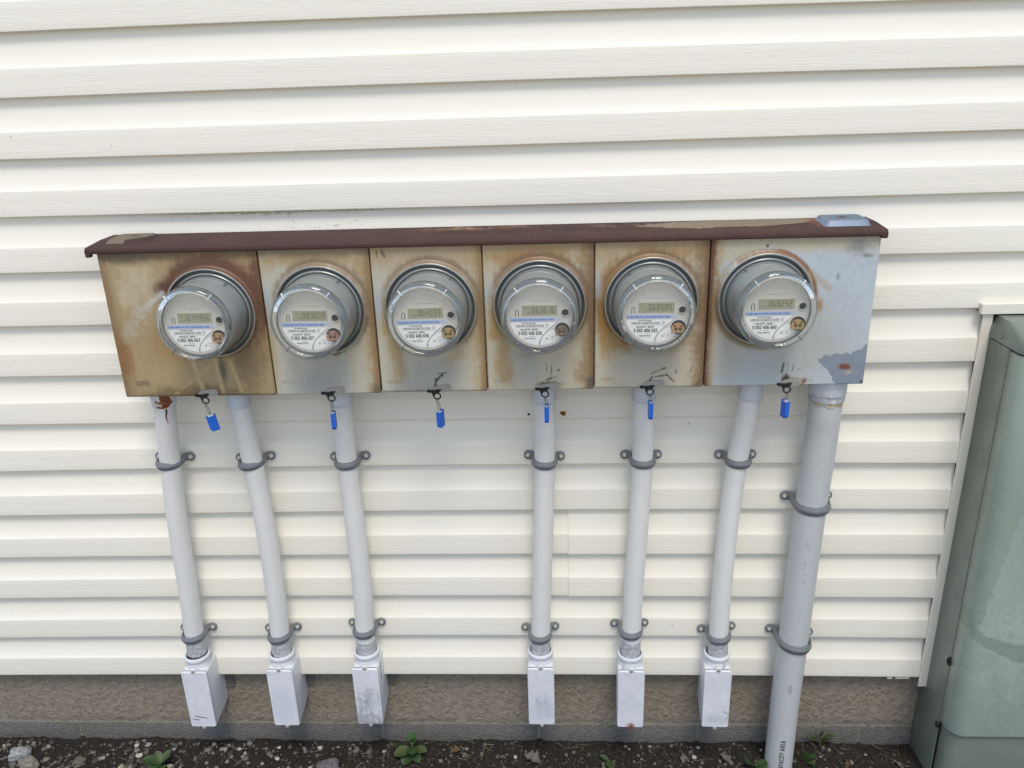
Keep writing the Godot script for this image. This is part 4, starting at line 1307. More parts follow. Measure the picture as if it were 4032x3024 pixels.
# ---------------------------------------------------------------- conduit
func build_conduits() -> void:
	var paths := [
		[Vector3(-0.9105, 0.892, 0.060), Vector3(-0.9118, 0.83, 0.060), Vector3(-0.9350, 0.676, 0.040), Vector3(-0.9480, 0.50, 0.038), Vector3(-0.9545, 0.312, 0.038), Vector3(-0.9610, 0.187, 0.038), Vector3(-0.9640, 0.11, 0.038)],
		[Vector3(-0.7320, 0.892, 0.060), Vector3(-0.7318, 0.83, 0.060), Vector3(-0.7308, 0.68, 0.040), Vector3(-0.7240, 0.50, 0.038), Vector3(-0.7238, 0.311, 0.038), Vector3(-0.7292, 0.18, 0.038), Vector3(-0.7325, 0.11, 0.038)],
		[Vector3(-0.4890, 0.893, 0.060), Vector3(-0.4895, 0.82, 0.060), Vector3(-0.4972, 0.671, 0.040), Vector3(-0.4952, 0.496, 0.038), Vector3(-0.4950, 0.31, 0.038), Vector3(-0.5006, 0.186, 0.038), Vector3(-0.5020, 0.11, 0.038)],
		[Vector3(-0.0165, 0.894, 0.060), Vector3(-0.0168, 0.82, 0.060), Vector3(-0.0184, 0.666, 0.040), Vector3(-0.0244, 0.493, 0.038), Vector3(-0.0319, 0.309, 0.038), Vector3(-0.0368, 0.173, 0.038), Vector3(-0.0385, 0.11, 0.038)],
		[Vector3(0.2120, 0.895, 0.060), Vector3(0.2118, 0.82, 0.060), Vector3(0.2148, 0.663, 0.040), Vector3(0.2096, 0.491, 0.038), Vector3(0.2018, 0.308, 0.038), Vector3(0.1990, 0.179, 0.038), Vector3(0.1978, 0.11, 0.038)],
		[Vector3(0.4520, 0.896, 0.060), Vector3(0.4498, 0.82, 0.060), Vector3(0.4392, 0.672, 0.040), Vector3(0.4282, 0.489, 0.038), Vector3(0.4236, 0.307, 0.038), Vector3(0.4236, 0.173, 0.038), Vector3(0.4236, 0.11, 0.038)],
		[Vector3(0.6215, 0.897, 0.066), Vector3(0.6215, 0.80, 0.064), Vector3(0.6225, 0.73, 0.058), Vector3(0.6180, 0.546, 0.052), Vector3(0.6145, 0.368, 0.050), Vector3(0.6120, 0.179, 0.050), Vector3(0.6070, -0.02, 0.050), Vector3(0.6060, -0.30, 0.050)]]
	var labels := [
		"light grey conduit with a rust-streaked coupling under the first wide cover",
		"light grey conduit bent sideways below the wide cover, beside the rust-streaked one",
		"light grey conduit rising to the cover of the pinkish-plugged meter",
		"light grey conduit rising between two old screw holes in the siding",
		"light grey conduit rising to the cover with curved black scrapes",
		"light grey conduit next to the thick service conduit, under the pale blue cover",
		"thick grey service conduit running into the soil, with black print near its foot"]
	for i in 7:
		var big := i == 6
		var r := 0.0366 if big else 0.0246
		var root := thing("service_conduit" if big else "conduit_pipe", labels[i], "conduit", Vector3(paths[i][-1].x, paths[i][-1].y, 0.0), "conduits below the enclosure")
		var st := new_st()
		tube(st, smooth_path(paths[i], 8), r, 28)
		part("pipe", finish(st), mats.pvc_grey if big else mats.pvc, root)
		# coupling below the box
		var top: Vector3 = paths[i][0]
		st = new_st()
		if big:
			lathe(st, Vector3(top.x, 0, top.z), [[0.0412, 0.884], [0.0412, 0.8485], [0.0400, 0.8455], [0.0390, 0.8450]], 32, "y")
			part("coupling", finish(st), mats.fitting, root)
			st = new_st()
			lathe(st, Vector3(top.x + 0.0002, 0, top.z - 0.0005), [[0.0392, 0.8452], [0.0392, 0.8310], [0.0378, 0.8300]], 32, "y")
			part("sleeve", finish(st), mats.smear, root)
			var glue := mat(Color.WHITE, 0.7)
			glue.albedo_texture = ramp_tex(seamless(91, 0.03, 3, 128), [c8(150, 130, 84), c8(184, 172, 138), c8(190, 188, 178)], 1.5)
			glue.uv1_triplanar = true
			glue.uv1_scale = Vector3(12, 12, 12)
			st = new_st()
			var ring0 := PackedVector3Array()
			var ring1 := PackedVector3Array()
			for k in 33:
				var a := -1.7 + 3.4 * k / 32.0
				ring0.append(Vector3(top.x + sin(a) * 0.0374, 0.8305, top.z - 0.0005 + cos(a) * 0.0374))
				ring1.append(Vector3(top.x + sin(a) * 0.0374, 0.8305 - 0.011 * (0.75 + 0.3 * sin(k * 0.9)) * cos(a * 0.8), top.z - 0.0005 + cos(a) * 0.0374))
			loft(st, [ring0, ring1], false, false, false)
			part("glue_line", finish(st), glue, root)
			# mould seam of the coupling
			st = new_st()
			box(st, Vector3(top.x - 0.0060, 0.846, top.z + 0.0402), Vector3(top.x - 0.0045, 0.8835, top.z + 0.0418), 0.0003)
			part("seam", finish(st), mats.white, root)
			# print running up the pipe
			bend_text("LL CAPACITY AREA", root, Vector3(0.6060, -0.2000, 0.050), r + 0.0004, 0.1250, 0.0125, -0.12, mats.print_black)
			bend_text("ZEN", root, Vector3(0.6085, 0.030, 0.050), r + 0.0004, 0.0250, 0.0105, -0.12, mats.print_faded)
			var r3 := RandomNumberGenerator.new()
			r3.seed = 3
			st = new_st()
			for k in 16:
				var y := 0.355 + k * 0.0078
				if r3.randf() < 0.25:
					continue
				var a := -0.16 + r3.randf_range(-0.06, 0.06)
				var cxp := 0.6138 + (y - 0.37) * 0.018
				var p := Vector3(cxp + sin(a) * (r + 0.0003), y, 0.0502 + cos(a) * (r + 0.0003))
				box(st, p + Vector3(-0.0035 * r3.randf(), -0.0012, -0.0004), p + Vector3(0.0035 * r3.randf(), 0.0012 * r3.randf(), 0.0003))
			part("faded_print", finish(st), mats.print_faded, root)
		elif i == 0:
			lathe(st, Vector3(top.x, 0, top.z), [[0.0295, 0.881], [0.0295, 0.852], [0.0280, 0.8495], [0.0275, 0.836], [0.0255, 0.834]], 28, "y", false, false, [0, top.x - 0.030, 0.060, 1, 0.882, -0.049])
			var cm := mat(Color.WHITE, 0.55)
			var rust := c8(124, 66, 40)
			cm.albedo_texture = stained(0.060, 0.049, c8(212, 214, 214), [["poly", rust, 0.95, 0.0, PackedVector2Array([Vector2(0.040, 0.000), Vector2(0.043, 0.000), Vector2(0.045, 0.012), Vector2(0.050, 0.018), Vector2(0.056, 0.014), Vector2(0.058, 0.034), Vector2(0.052, 0.042), Vector2(0.049, 0.049), Vector2(0.040, 0.049), Vector2(0.024, 0.045), Vector2(0.021, 0.040), Vector2(0.036, 0.038), Vector2(0.038, 0.034), Vector2(0.022, 0.031), Vector2(0.030, 0.028), Vector2(0.038, 0.026)])], ["blob", c8(168, 120, 70), 0.7, 0.9, 0.032, 0.033, 0.010, 0.003]], 1800.0, 2.0)
			part("coupling", finish(st), cm, root)
			# rust that has run down the pipe below the coupling
			st = new_st()
			var r0 := PackedVector3Array()
			var r1 := PackedVector3Array()
			for k in 15:
				var y := 0.8345 - 0.0030 * k
				var half := 0.085 * (1.0 - k / 15.0) + 0.03 * absf(sin(k * 1.7)) * (1.0 - k / 16.0) + 0.006
				var a := 0.50 + 0.05 * sin(k * 0.6)
				var cxp := lerpf(-0.9118, -0.9150, clampf((0.83 - y) / 0.04, 0, 1))
				var czp := lerpf(0.060, 0.057, clampf((0.83 - y) / 0.04, 0, 1))
				r0.append(Vector3(cxp + sin(a - half) * 0.0250, y, czp + cos(a - half) * 0.0250))
				r1.append(Vector3(cxp + sin(a + half) * 0.0250, y, czp + cos(a + half) * 0.0250))
			loft(st, [r0, r1], false, false, false)
			part("rust_run", finish(st), mats.rust_plain, root)
		else:
			lathe(st, Vector3(top.x, 0, top.z), [[0.0264, 0.884], [0.0264, 0.862], [0.0272, 0.857], [0.0272, 0.832], [0.0264, 0.8300], [0.0250, 0.8296]], 28, "y")
			part("coupling", finish(st), mats.fitting, root)
			st = new_st()
			lathe(st, Vector3(top.x, 0, top.z), [[0.0270, 0.8410], [0.0279, 0.8395], [0.0279, 0.8365], [0.0270, 0.8350]], 28, "y")
			part("coupling_lip", finish(st), mats.fitting, root)
		if not big:
			# bare, primer-smeared end above the conduit box
			var e: Vector3 = paths[i][-1]
			var s: Vector3 = paths[i][-2]
			st = new_st()
			var d := (s - e).normalized()
			var pth := PackedVector3Array([e, e + d * 0.015, e + d * 0.030, e + d * 0.043])
			tube(st, pth, r + 0.0006, 28)
			part("bare_end", finish(st), mats.smear, root)

# text bent round an upright pipe, reading upwards
func bend_text(text: String, root: Node3D, c: Vector3, r: float, length: float, height: float, mid: float, m: Material) -> void:
	var tm := TextMesh.new()
	tm.font = font_sans
	tm.text = text
	tm.font_size = 48
	tm.pixel_size = 0.001
	tm.depth = 0.0
	tm.curve_step = 2.0
	var bb := tm.get_aabb()
	var arr := tm.get_mesh_arrays()
	var vs: PackedVector3Array = arr[Mesh.ARRAY_VERTEX]
	var ix: PackedInt32Array = arr[Mesh.ARRAY_INDEX]
	var st := new_st()
	st.set_smooth_group(0)
	var n := ix.size() if ix.size() else vs.size()
	for k in n:
		var v: Vector3 = vs[ix[k]] if ix.size() else vs[k]
		var along := (v.x - bb.position.x) / bb.size.x * length - length / 2
		var across := -((v.y - bb.position.y) / bb.size.y - 0.5) * height
		var a := mid + across / r
		st.add_vertex(Vector3(c.x + sin(a) * r, c.y + along, c.z + cos(a) * r))
	part("lettering", finish(st), m, root)

# ---------------------------------------------------------------- conduit bodies
func build_bodies() -> void:
	var cx := [-0.9665, -0.7345, -0.5030, -0.0385, 0.1985, 0.4235]
	var yo := [-0.006, 0.000, 0.006, 0.008, 0.000, 0.002]
	var yaw := [0.0, 0.01, 0.0, 0.0, -0.015, -0.03]
	var labels := [
		"white conduit box with black scuffs on its cover, under the rust-streaked conduit",
		"clean white conduit box on the foundation between the scuffed and the dirty ones",
		"white conduit box with a dirty cover and a grey drip on its side",
		"white conduit box with a faint round mark on its cover",
		"white conduit box with a rusted bottom screw",
		"white conduit box next to the thick service conduit"]
	var grey := c8(170, 174, 180)
	var ink := c8(40, 42, 50)
	var layer_sets := [
		[["line", ink, 0.95, 0.5, 0.018, 0.150, 0.048, 0.156, 0.0014], ["line", ink, 0.9, 0.5, 0.010, 0.160, 0.026, 0.163, 0.0013], ["line", c8(120, 124, 130), 0.6, 0.5, 0.012, 0.170, 0.026, 0.173, 0.0008]],
		[["blob", c8(196, 202, 212), 0.6, 1.0, 0.03, 0.12, 0.03, 0.05]],
		[["blob", grey, 0.9, 1.2, 0.034, 0.12, 0.035, 0.045], ["blob", c8(160, 162, 166), 0.8, 1.2, 0.02, 0.17, 0.04, 0.03], ["edge", c8(150, 152, 152), 0.7, 0.9, "b", 0.012], ["blob", c8(140, 142, 146), 0.8, 0.7, 0.028, 0.112, 0.006, 0.004]],
		[["blob", c8(188, 192, 200), 0.8, 1.0, 0.036, 0.13, 0.03, 0.04], ["ring", c8(160, 164, 172), 0.7, 0.6, 0.036, 0.105, 0.012, 0.002, 0.0, 0.9], ["line", c8(130, 134, 140), 0.7, 0.5, 0.026, 0.030, 0.028, 0.038, 0.0008]],
		[["blob", c8(196, 202, 210), 0.6, 1.2, 0.05, 0.11, 0.012, 0.012], ["blob", c8(132, 78, 52), 1.0, 0.5, 0.037, 0.186, 0.011, 0.012], ["line", c8(180, 186, 194), 0.5, 0.6, 0.002, 0.08, 0.003, 0.14, 0.002]],
		[["blob", c8(186, 192, 198), 0.7, 1.0, 0.036, 0.16, 0.03, 0.015], ["line", c8(140, 146, 152), 0.8, 0.8, 0.054, 0.133, 0.068, 0.142, 0.002], ["line", c8(150, 156, 160), 0.7, 0.8, 0.066, 0.150, 0.064, 0.158, 0.0015]]]
	for i in 6:
		var root := thing("conduit_box", labels[i], "conduit box", Vector3(cx[i], -0.105 + yo[i], 0.0), "conduit boxes at the foundation")
		root.rotation.y = yaw[i]
		var H := 0.183
		# housing: tapered box with rounded corners, back to front
		var st := new_st()
		loft(st, [rrect(0, H / 2 + 0.004, 0.0640, H - 0.006, 0.010, -0.028, 5), rrect(0, H / 2 + 0.003, 0.0655, H + 0.002, 0.010, 0.002, 5), rrect(0, H / 2, 0.0692, H - 0.0006, 0.007, 0.0668, 5)], true, true, true, [1, 1])
		part("housing", finish(st), mats.body, root, false)
		# black filler put in as the shade of the gap, then cover
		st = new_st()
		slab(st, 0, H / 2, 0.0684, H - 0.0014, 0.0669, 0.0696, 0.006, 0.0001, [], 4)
		part("seam_shade", finish(st), mats.black, root, false)
		st = new_st()
		var uvf := [0, -0.036, 0.072, 1, 0.1865, -0.19]
		slab(st, 0, H / 2, 0.0694, H - 0.0004, 0.0697, 0.0755, 0.006, 0.0014, uvf, 4)
		var cover_m := mat(Color.WHITE, 0.42)
		cover_m.albedo_texture = stained(0.072, 0.19, c8(217, 219, 223), layer_sets[i], 1400.0, i * 2.3)
		var cover := part("cover", finish(st), cover_m, root, false)
		# screw ears
		for s in 2:
			var ey := H + 0.0018 if s == 0 else -0.0012
			var er := 0.0078 if s == 0 else 0.0050
			st = new_st()
			lathe(st, Vector3(0, ey, 0.0), [[er, 0.0690], [er, 0.0744], [er - 0.0010, 0.0753], [0.0, 0.0753]], 20)
			part("ear", finish(st), mats.rust_plain if (i == 4 and s == 1) else mats.body, cover, false)
			st = new_st()
			lathe(st, Vector3(0, ey + (0.0008 if s == 0 else -0.0018), 0.0), [[0.0046, 0.0750], [0.0044, 0.0772], [0.0026, 0.0788], [0.0, 0.0788]], 14)
			part("screw", finish(st), mats.rust_plain if (i == 4 and s == 1) else mats.hasp, cover, false)
		# shoulder and hub
		st = new_st()
		lathe(st, Vector3(0, H, 0.036), [[0.0330, -0.012], [0.0325, 0.002], [0.0300, 0.010], [0.0300, 0.0200], [0.0335, 0.0225], [0.0340, 0.0245], [0.0340, 0.0310], [0.0325, 0.0328], [0.0290, 0.0328], [0.0275, 0.0310], [0.0275, 0.0150]], 36, "y")
		part("hub", finish(st), mats.body, root, false)
		st = new_st()
		lathe(st, Vector3(0, H, 0.036), [[0.0276, 0.0210], [0.0240, 0.0210]], 36, "y")
		part("hub_gap", finish(st), mats.dark, root, false)
		if i == 2:
			st = new_st()
			slab(st, 0.0, 0.0, 0.0058, 0.062, 0.0, 0.0006, 0.0028, 0.0002)
			var dr := part("grey_drip", finish(st), mats.strap, root, false)
			dr.position = Vector3(0.0337, 0.150, 0.040)
			dr.rotation = Vector3(0, PI / 2, 0)
		if i == 4 or i == 5:
			st = new_st()
			slab(st, 0.0, 0.0, 0.0045, 0.022, 0.0, 0.0006, 0.0021, 0.0002)
			var dr := part("grey_drip", finish(st), mats.smear, root, false)
			dr.position = Vector3(-0.020 if i == 4 else 0.016, H + 0.006, 0.0662)
			dr.rotation = Vector3(-0.25, 0, 0)
		if i < 3:
			# patch of dark mortar where the elbow enters the foundation
			st = new_st()
			poly_prism(st, blotch(0.040, 0.075, 0.020, 0.030, i + 20, 12), -0.0325, -0.0270)
			part("mortar_patch", finish(st), mats.concrete_low, root, false)

# ---------------------------------------------------------------- straps
func strap_mesh(r: float, zc: float, ear: float, hb: float) -> ArrayMesh:
	# band bent over the pipe: path in xz, swept with a ribbed cross-section along y
	var pts := []
	pts.append(Vector2(-ear - 0.004, 0.0022))
	pts.append(Vector2(-r - 0.010, 0.0022))
	pts.append(Vector2(-r - 0.0045, 0.0042))
	pts.append(Vector2(-r - 0.0020, 0.0100))
	var n := 18
	for k in n + 1:
		var a := PI - PI * k / n
		pts.append(Vector2(cos(a) * (r + 0.0012), zc + sin(a) * (r + 0.0012)))
	pts.append(Vector2(r + 0.0020, 0.0100))
	pts.append(Vector2(r + 0.0045, 0.0042))
	pts.append(Vector2(r + 0.010, 0.0022))
	pts.append(Vector2(ear + 0.004, 0.0022))
	var sec := [[-1.0, 0.0], [-1.0, 0.0022], [-0.86, 0.0034], [-0.50, 0.0036], [-0.36, 0.0052], [-0.12, 0.0060], [0.12, 0.0060], [0.36, 0.0052], [0.50, 0.0036], [0.86, 0.0034], [1.0, 0.0022], [1.0, 0.0]]
	var rings := []
	for i in pts.size():
		var p: Vector2 = pts[i]
		var d: Vector2 = (pts[mini(i + 1, pts.size() - 1)] - pts[maxi(i - 1, 0)]).normalized()
		var nn := Vector2(-d.y, d.x)
		var ring := PackedVector3Array()
		for s in sec:
			var q: Vector2 = p + nn * s[1]
			ring.append(Vector3(q.x, s[0] * hb, q.y))
		rings.append(ring)
	var st := new_st()
	loft(st, rings, true, true, true, [])
	return finish(st)

func build_straps() -> void:
	var m_small := strap_mesh(0.0246, 0.038, 0.039, 0.0105)
	var m_big := strap_mesh(0.0366, 0.050, 0.052, 0.0120)
	var st := new_st()
	lathe(st, Vector3.ZERO, [[0.0115, 0.0012], [0.0115, 0.0056], [0.0105, 0.0064], [0.0, 0.0064]], 20)
	var m_ear := finish(st)
	st = new_st()
	lathe(st, Vector3.ZERO, [[0.0062, 0.0064], [0.0060, 0.0076], [0.0044, 0.0078]], 16)
	lathe(st, Vector3.ZERO, [[0.0044, 0.0070], [0.0042, 0.0112], [0.0032, 0.0120], [0.0, 0.0120]], 6)
	var m_screw := finish(st)
	var spots := [[-0.9392, 0.6750, -0.02, 0], [-0.7352, 0.6720, 0.06, 0], [-0.4980, 0.6708, 0.03, 0], [-0.0190, 0.6665, -0.05, 0], [0.2155, 0.6664, 0.0, 0], [0.4414, 0.6640, 0.0, 0], [0.6205, 0.5515, 0.01, 1],
		[-0.9645, 0.1646, 0.03, 0], [-0.7320, 0.1640, 0.05, 0], [-0.5020, 0.1802, 0.01, 0], [-0.0386, 0.1657, 0.04, 0], [0.1965, 0.1772, 0.03, 0], [0.4240, 0.1630, 0.12, 0], [0.6135, 0.1540, -0.10, 1]]
	var names := ["conduit with the rust-streaked coupling", "sideways-bent conduit", "conduit under the pinkish-plugged meter", "conduit between the old screw holes", "conduit under the curved black scrapes", "thin conduit next to the thick one", "thick service conduit"]
	for i in 14:
		var s: Array = spots[i]
		var big: bool = s[3] == 1
		var lab: String = ("upper" if i < 7 else "lower") + " dark grey strap on the " + names[i % 7]
		var root := thing("pipe_strap", lab, "pipe strap", Vector3(s[0], s[1], 0.0), "straps holding the conduits")
		root.rotation.z = s[2]
		part("band", m_big if big else m_small, mats.strap, root, false)
		var e := 0.0512 if big else 0.0388
		for k in [-1, 1]:
			var ear := part("ear", m_ear, mats.strap, root, false)
			ear.position = Vector3(e * k, 0, 0)
			var sc := part("screw", m_screw, mats.screw, root, false)
			sc.position = Vector3((e + 0.001) * k, 0, 0.0002)
			sc.rotation.z = 0.4 * i + k

# ---------------------------------------------------------------- things on the ground
func stone_mesh(sd: int, rx: float, ry: float, rz: float, sub := 1) -> ArrayMesh:
	var sp := SphereMesh.new()
	sp.radius = 1.0
	sp.height = 2.0
	sp.radial_segments = 10 * sub
	sp.rings = 6 * sub
	var arr := sp.get_mesh_arrays()
	var vs: PackedVector3Array = arr[Mesh.ARRAY_VERTEX]
	var ix: PackedInt32Array = arr[Mesh.ARRAY_INDEX]
	var nz := noise(sd, 0.55, 2)
	var st := new_st()
	st.set_smooth_group(0)
	for k in ix:
		var v: Vector3 = vs[k]
		var q := v * (1.0 + 0.42 * nz.get_noise_3d(v.x * 1.3, v.y * 1.3, v.z * 1.3))
		# knock off a few facets
		q = Vector3(clampf(q.x, -0.93, 0.95), clampf(q.y, -0.9, 0.82), clampf(q.z, -0.95, 0.9))
		st.add_vertex(Vector3(q.x * rx, q.y * ry, q.z * rz))
	return finish(st)

func leaf_mesh(length: float, width: float, bend: float, fold: float, ragged := 0.0) -> ArrayMesh:
	var st := new_st()
	st.set_smooth_group(0)
	var n := 8
	var rows := []
	for i in n + 1:
		var t := float(i) / n
		var w := width * (0.12 + pow(sin(PI * clampf(t * 0.95 + 0.03, 0, 1)), 0.8)) * (0.85 + 0.15 * t)
		if i == n:
			w = 0.0005
		w *= 1.0 + ragged * sin(i * 2.3 + length * 900.0)
		var y := length * 0.35 * t - bend * t * t + ragged * 0.006 * sin(i * 1.7 + width * 500.0)
		var z := length * t
		rows.append([Vector3(-w, y + fold * w, z), Vector3(-w * 0.5, y + fold * w * 0.35, z), Vector3(0, y - 0.001, z), Vector3(w * 0.5, y + fold * w * 0.35, z), Vector3(w, y + fold * w, z)])
	for i in n:
		for k in 4:
			quad(st, rows[i][k], rows[i + 1][k], rows[i + 1][k + 1], rows[i][k + 1])
	return finish(st)

func weed(label: String, x: float, z: float, leaves: Array, kind: int) -> void:
	var root := thing("weed_plant", label, "weed", Vector3(x, soil_y(x, z), z), "weeds along the foundation")
	var st := new_st()
	var top := 0.0
	for L in leaves:
		top = maxf(top, L[0])
	tube(st, PackedVector3Array([Vector3(0, -0.01, 0), Vector3(0.002, top * 0.5, 0.001), Vector3(0, top + 0.002, 0)]), 0.0016, 6)
	part("stem", finish(st), mats.stem, root, false)
	for L in leaves:
		# height, heading, length, width, bend, pitch
		var o := part("leaf", leaf_mesh(L[2], L[3], L[4], 0.25), mats["leaf%d" % ((kind + absi(int(L[1]))) % 3)], root, false)
		o.position = Vector3(0, L[0], 0)
		o.rotation = Vector3(L[5], L[1], 0)

func build_ground_things() -> void:
	# loose gravel, too many to count
	var mm := MultiMesh.new()
	mm.transform_format = MultiMesh.TRANSFORM_3D
	mm.use_colors = true
	mm.mesh = stone_mesh(3, 1, 1, 1)
	var gm := mat(Color.WHITE, 0.85)
	gm.vertex_color_use_as_albedo = true
	var cols := [Color(0.075, 0.067, 0.06), Color(0.12, 0.108, 0.094), Color(0.17, 0.155, 0.135), Color(0.26, 0.24, 0.21), Color(0.10, 0.085, 0.07), Color(0.05, 0.043, 0.036), Color(0.42, 0.40, 0.36)]
	var xf := []
	var cl := []
	for i in 13000:
		var x := rng.randf_range(-1.9, 1.5)
		var z := rng.randf_range(-0.015, 0.40)
		var dens := 0.95 if x < -0.85 else (0.55 if x < -0.45 else 0.32)
		dens *= clampf(0.55 + 1.3 * pn_b.get_noise_2d(x * 300, z * 300), 0.08, 1.0)
		if rng.randf() > dens:
			continue
		if x > 0.97:
			continue
		var s := 0.0018 + pow(rng.randf(), 3.0) * 0.0062
		if x > -0.45:
			s *= 0.8
		var b := Basis.from_euler(Vector3(rng.randf() * 0.8, rng.randf() * TAU, rng.randf() * 0.8)).scaled(Vector3(s * rng.randf_range(0.8, 1.5), s * rng.randf_range(0.6, 1.0), s * rng.randf_range(0.8, 1.3)))
		xf.append(Transform3D(b, Vector3(x, soil_y(x, z) + s * 0.25, z)))
		var ci := rng.randi() % 6
		if rng.randf() < (0.07 if x < -0.6 else 0.03):
			ci = 6
		cl.append((cols[ci] as Color) * rng.randf_range(0.8, 1.2))
	mm.instance_count = xf.size()
	for i in xf.size():
		mm.set_instance_transform(i, xf[i])
		mm.set_instance_color(i, cl[i])
	var mi := MultiMeshInstance3D.new()
	mi.name = "gravel"
	mi.multimesh = mm
	mi.material_override = gm
	add_child(mi, true)
	mi.set_meta("kind", "stuff")
	mi.set_meta("label", "small mixed gravel scattered over the dark soil")
	mi.set_meta("category", "gravel")
	# straw, twigs and crumbs of leaf
	var m2 := MultiMesh.new()
	m2.transform_format = MultiMesh.TRANSFORM_3D
	m2.use_colors = true
	var st := new_st()
	tube(st, smooth_path([Vector3(-1, 0, 0), Vector3(-0.3, 0.06, 0.05), Vector3(0.4, 0.02, -0.05), Vector3(1, 0.08, 0.02)], 3), 0.035, 5)
	m2.mesh = finish(st)
	xf = []
	cl = []
	for i in 5200:
		var x := rng.randf_range(-1.8, 0.97)
		var z := rng.randf_range(-0.02, 0.30)
		if x < -0.6 and rng.randf() < 0.65:
			continue
		var s := rng.randf_range(0.004, 0.016)
		var b := Basis.from_euler(Vector3(rng.randfn(0, 0.3), rng.randf() * TAU, rng.randfn(0, 0.25))).scaled(Vector3(s, s * rng.randf_range(0.6, 1.6), s * rng.randf_range(0.6, 2.0)))
		xf.append(Transform3D(b, Vector3(x, soil_y(x, z) + 0.003, z)))
		cl.append([Color(0.09, 0.07, 0.045), Color(0.15, 0.12, 0.07), Color(0.05, 0.06, 0.025), Color(0.06, 0.045, 0.03), Color(0.28, 0.25, 0.18)][[0, 3, 2, 3, 3, 0, 2, 3, 0, 1, 3, 4][rng.randi() % 12]])
	m2.instance_count = xf.size()
	for i in xf.size():
		m2.set_instance_transform(i, xf[i])
		m2.set_instance_color(i, cl[i])
	mi = MultiMeshInstance3D.new()
	mi.name = "straw_litter"
	mi.multimesh = m2
	mi.material_override = gm
	add_child(mi, true)
	mi.set_meta("kind", "stuff")
	mi.set_meta("label", "dry straw and twig litter over the dark soil")
	mi.set_meta("category", "litter")
	# crumbs of dead leaf lying flat on the soil
	var m3 := MultiMesh.new()
	m3.transform_format = MultiMesh.TRANSFORM_3D
	m3.use_colors = true
	m3.mesh = leaf_mesh(1.0, 0.38, 0.30, 0.5, 0.45)
	xf = []
	cl = []
	for i in 1500:
		var x := rng.randf_range(-1.8, 0.96)
		var z := rng.randf_range(-0.02, 0.30)
		if x < -0.6 and rng.randf() < 0.7:
			continue
		var s := rng.randf_range(0.004, 0.013)
		var b := Basis.from_euler(Vector3(rng.randfn(0, 0.35), rng.randf() * TAU, rng.randfn(0, 0.35))).scaled(Vector3(s, s * rng.randf_range(0.5, 1.2), s))
		xf.append(Transform3D(b, Vector3(x, soil_y(x, z) + 0.002, z)))
		cl.append([Color(0.07, 0.055, 0.035), Color(0.11, 0.085, 0.055), Color(0.045, 0.05, 0.022), Color(0.05, 0.038, 0.027), Color(0.16, 0.15, 0.13)][rng.randi() % 5])
	m3.instance_count = xf.size()
	for i in xf.size():
		m3.set_instance_transform(i, xf[i])
		m3.set_instance_color(i, cl[i])
	mi = MultiMeshInstance3D.new()
	mi.name = "leaf_crumbs"
	mi.multimesh = m3
	mi.material_override = gm
	add_child(mi, true)
	mi.set_meta("kind", "stuff")
	mi.set_meta("label", "crumbled brown dead leaves over the dark soil")
	mi.set_meta("category", "litter")
	# larger stones
	var stones := [
		["smooth pale grey pebble lying close to the foundation", -1.541, 0.044, 0.032, 0.017, 0.022, c8(146, 149, 150)],
		["rough tan grey stone in front of the pale pebble", -1.490, 0.083, 0.030, 0.020, 0.022, c8(122, 118, 106)],
		["rounded purple grey stone half sunk in the soil", -0.635, 0.082, 0.034, 0.020, 0.024, c8(94, 88, 90)],
		["flat olive grey stone among the gravel beside the broad-leaved weed", -1.355, 0.066, 0.022, 0.010, 0.016, c8(88, 84, 72)],
		["small white chip lying by the foundation crack", -1.193, 0.040, 0.010, 0.006, 0.007, c8(190, 182, 166)],
		["small yellowish stone just short of the broad-leaved weed", -1.228, 0.080, 0.011, 0.008, 0.008, c8(160, 146, 116)],
		["dull brown stone at the foot of the purple grey stone", -0.75, 0.086, 0.013, 0.008, 0.010, c8(112, 100, 86)]]
	for k in stones.size():
		var s: Array = stones[k]
		var o := MeshInstance3D.new()
		o.name = numbered("pebble")
		o.mesh = stone_mesh(20 + k, s[3], s[4], s[5], 2)
		o.material_override = tri_mat(ramp_tex(seamless(100 + k, 0.04, 4, 128), [(s[6] as Color).darkened(0.22), s[6], (s[6] as Color).lightened(0.15)], 1.4), 0.8, 14.0)
		add_child(o, true)
		o.position = Vector3(s[1], soil_y(s[1], s[2]) + s[4] * 0.35, s[2])
		o.rotation.y = [0.3, -0.5, 0.1, 0.9, 0.4, 1.2, 0.2][k]
		o.set_meta("label", s[0])
		o.set_meta("category", "stone")
		o.set_meta("group", "larger stones in the soil bed")
	# weeds
	weed("low broad-leaved weed among pale gravel, with light green leaves", -1.115, 0.070, [[0.006, -1.45, 0.055, 0.018, 0.012, -0.2], [0.006, 1.35, 0.050, 0.013, 0.004, -0.5], [0.004, 0.4, 0.036, 0.014, 0.012, -0.1], [0.006, -0.5, 0.034, 0.013, 0.010, -0.2], [0.008, 2.4, 0.040, 0.012, 0.004, -0.4], [0.006, -2.4, 0.040, 0.012, 0.006, -0.3]], 0)
	weed("taller weed with drooping leaves against the foundation blocks", -0.405, 0.035, [[0.030, 0.2, 0.040, 0.016, 0.010, -0.1], [0.016, -1.25, 0.052, 0.020, 0.020, 0.0], [0.018, 1.3, 0.045, 0.015, 0.014, -0.1], [0.040, 2.9, 0.034, 0.013, 0.002, -0.9], [0.008, -0.5, 0.045, 0.018, 0.018, 0.1], [0.012, 0.55, 0.045, 0.014, 0.018, 0.0], [0.046, 0.6, 0.022, 0.009, 0.002, -0.8]], 1)
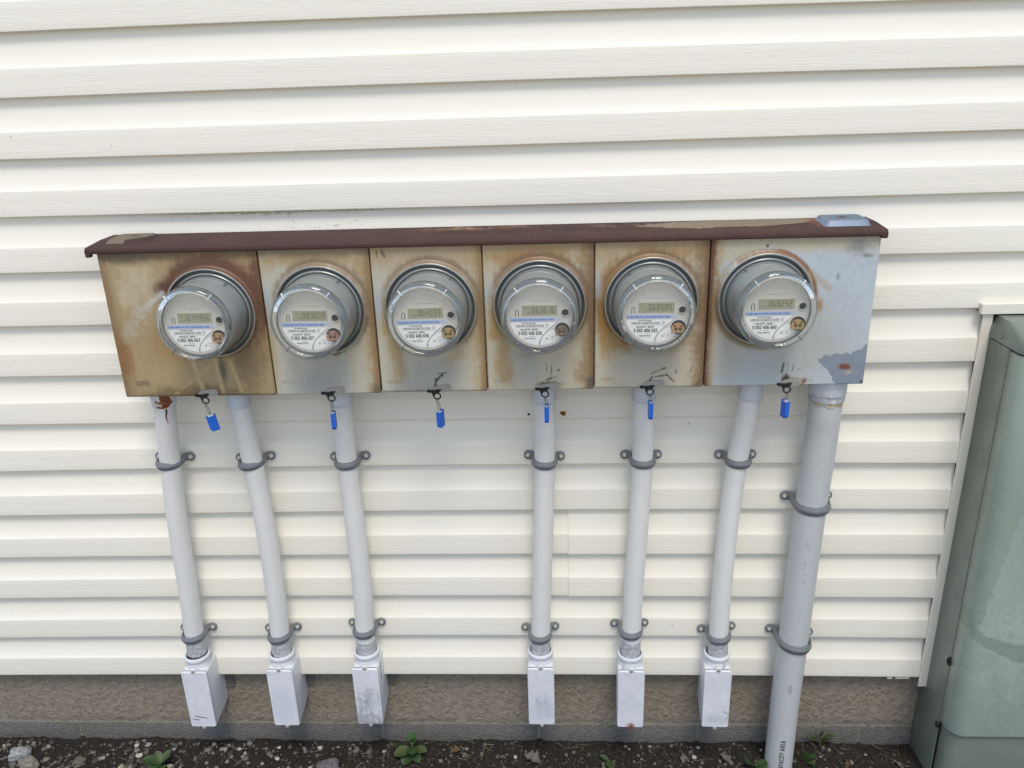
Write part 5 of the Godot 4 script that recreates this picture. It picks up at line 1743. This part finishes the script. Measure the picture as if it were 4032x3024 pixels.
	weed("small round-leaved weed at the foot of the thick service conduit", 0.540, 0.062, [[0.008, -1.0, 0.045, 0.017, 0.008, -0.5], [0.006, 0.8, 0.040, 0.015, 0.008, -0.3], [0.004, 0.0, 0.036, 0.013, 0.012, -0.1], [0.006, 1.5, 0.038, 0.012, 0.006, -0.3]], 0)
	weed("spindly dark weed growing up against the grey blocks", 0.735, -0.008, [[0.028, 1.1, 0.040, 0.007, 0.002, -0.5], [0.030, -1.2, 0.036, 0.006, 0.002, -0.6], [0.018, -1.7, 0.036, 0.007, 0.004, -0.2], [0.022, 1.8, 0.046, 0.010, 0.006, -0.1], [0.036, 0.2, 0.026, 0.006, 0.0, -1.0]], 1)
	weed("narrow weed leaf standing behind the thick service conduit", 0.680, 0.045, [[0.004, -0.3, 0.050, 0.012, 0.002, -0.9], [0.004, 1.2, 0.040, 0.010, 0.004, -0.6], [0.004, 0.6, 0.034, 0.009, 0.006, -0.2]], 2)
	weed("weed with one olive leaf lying in the dark soil below the siding joint", 0.145, 0.050, [[0.006, 0.1, 0.044, 0.013, 0.010, -0.2], [0.004, -2.0, 0.030, 0.008, 0.006, -0.2]], 2)
	# fallen leaves
	var fallen := [
		["grey curled dead leaf lying below the marked conduit box", -0.090, 0.036, 0.06, 0.018, 1.1, "dry"],
		["torn grey leaf scrap in the soil near the last conduit box", 0.365, 0.030, 0.034, 0.012, -0.7, "dry"],
		["long grey dead leaf by the last conduit box", 0.452, 0.020, 0.062, 0.011, 0.6, "dry"],
		["brown dead leaf curled against the grey foundation blocks", 0.800, 0.045, 0.045, 0.009, -0.5, "dry_brown"],
		["pale split twig of dead leaf lying near the cabinet", 0.915, 0.040, 0.046, 0.004, 0.5, "dry"],
		["brown leaf lying between gravel and the drooping weed", -0.30, 0.030, 0.038, 0.012, 2.0, "dry_brown"]]
	for f in fallen:
		var o := MeshInstance3D.new()
		o.name = numbered("fallen_leaf")
		o.mesh = leaf_mesh(f[3] * 0.85, f[4] * 0.8, f[3] * 0.30, 0.9, 0.4)
		o.material_override = mats[f[6]]
		add_child(o, true)
		o.position = Vector3(f[1], soil_y(f[1], f[2]) + 0.005, f[2])
		o.rotation = Vector3(0.05, f[5], 0.15)
		o.set_meta("label", f[0])
		o.set_meta("category", "dead leaf")
		o.set_meta("group", "dead leaves on the soil")
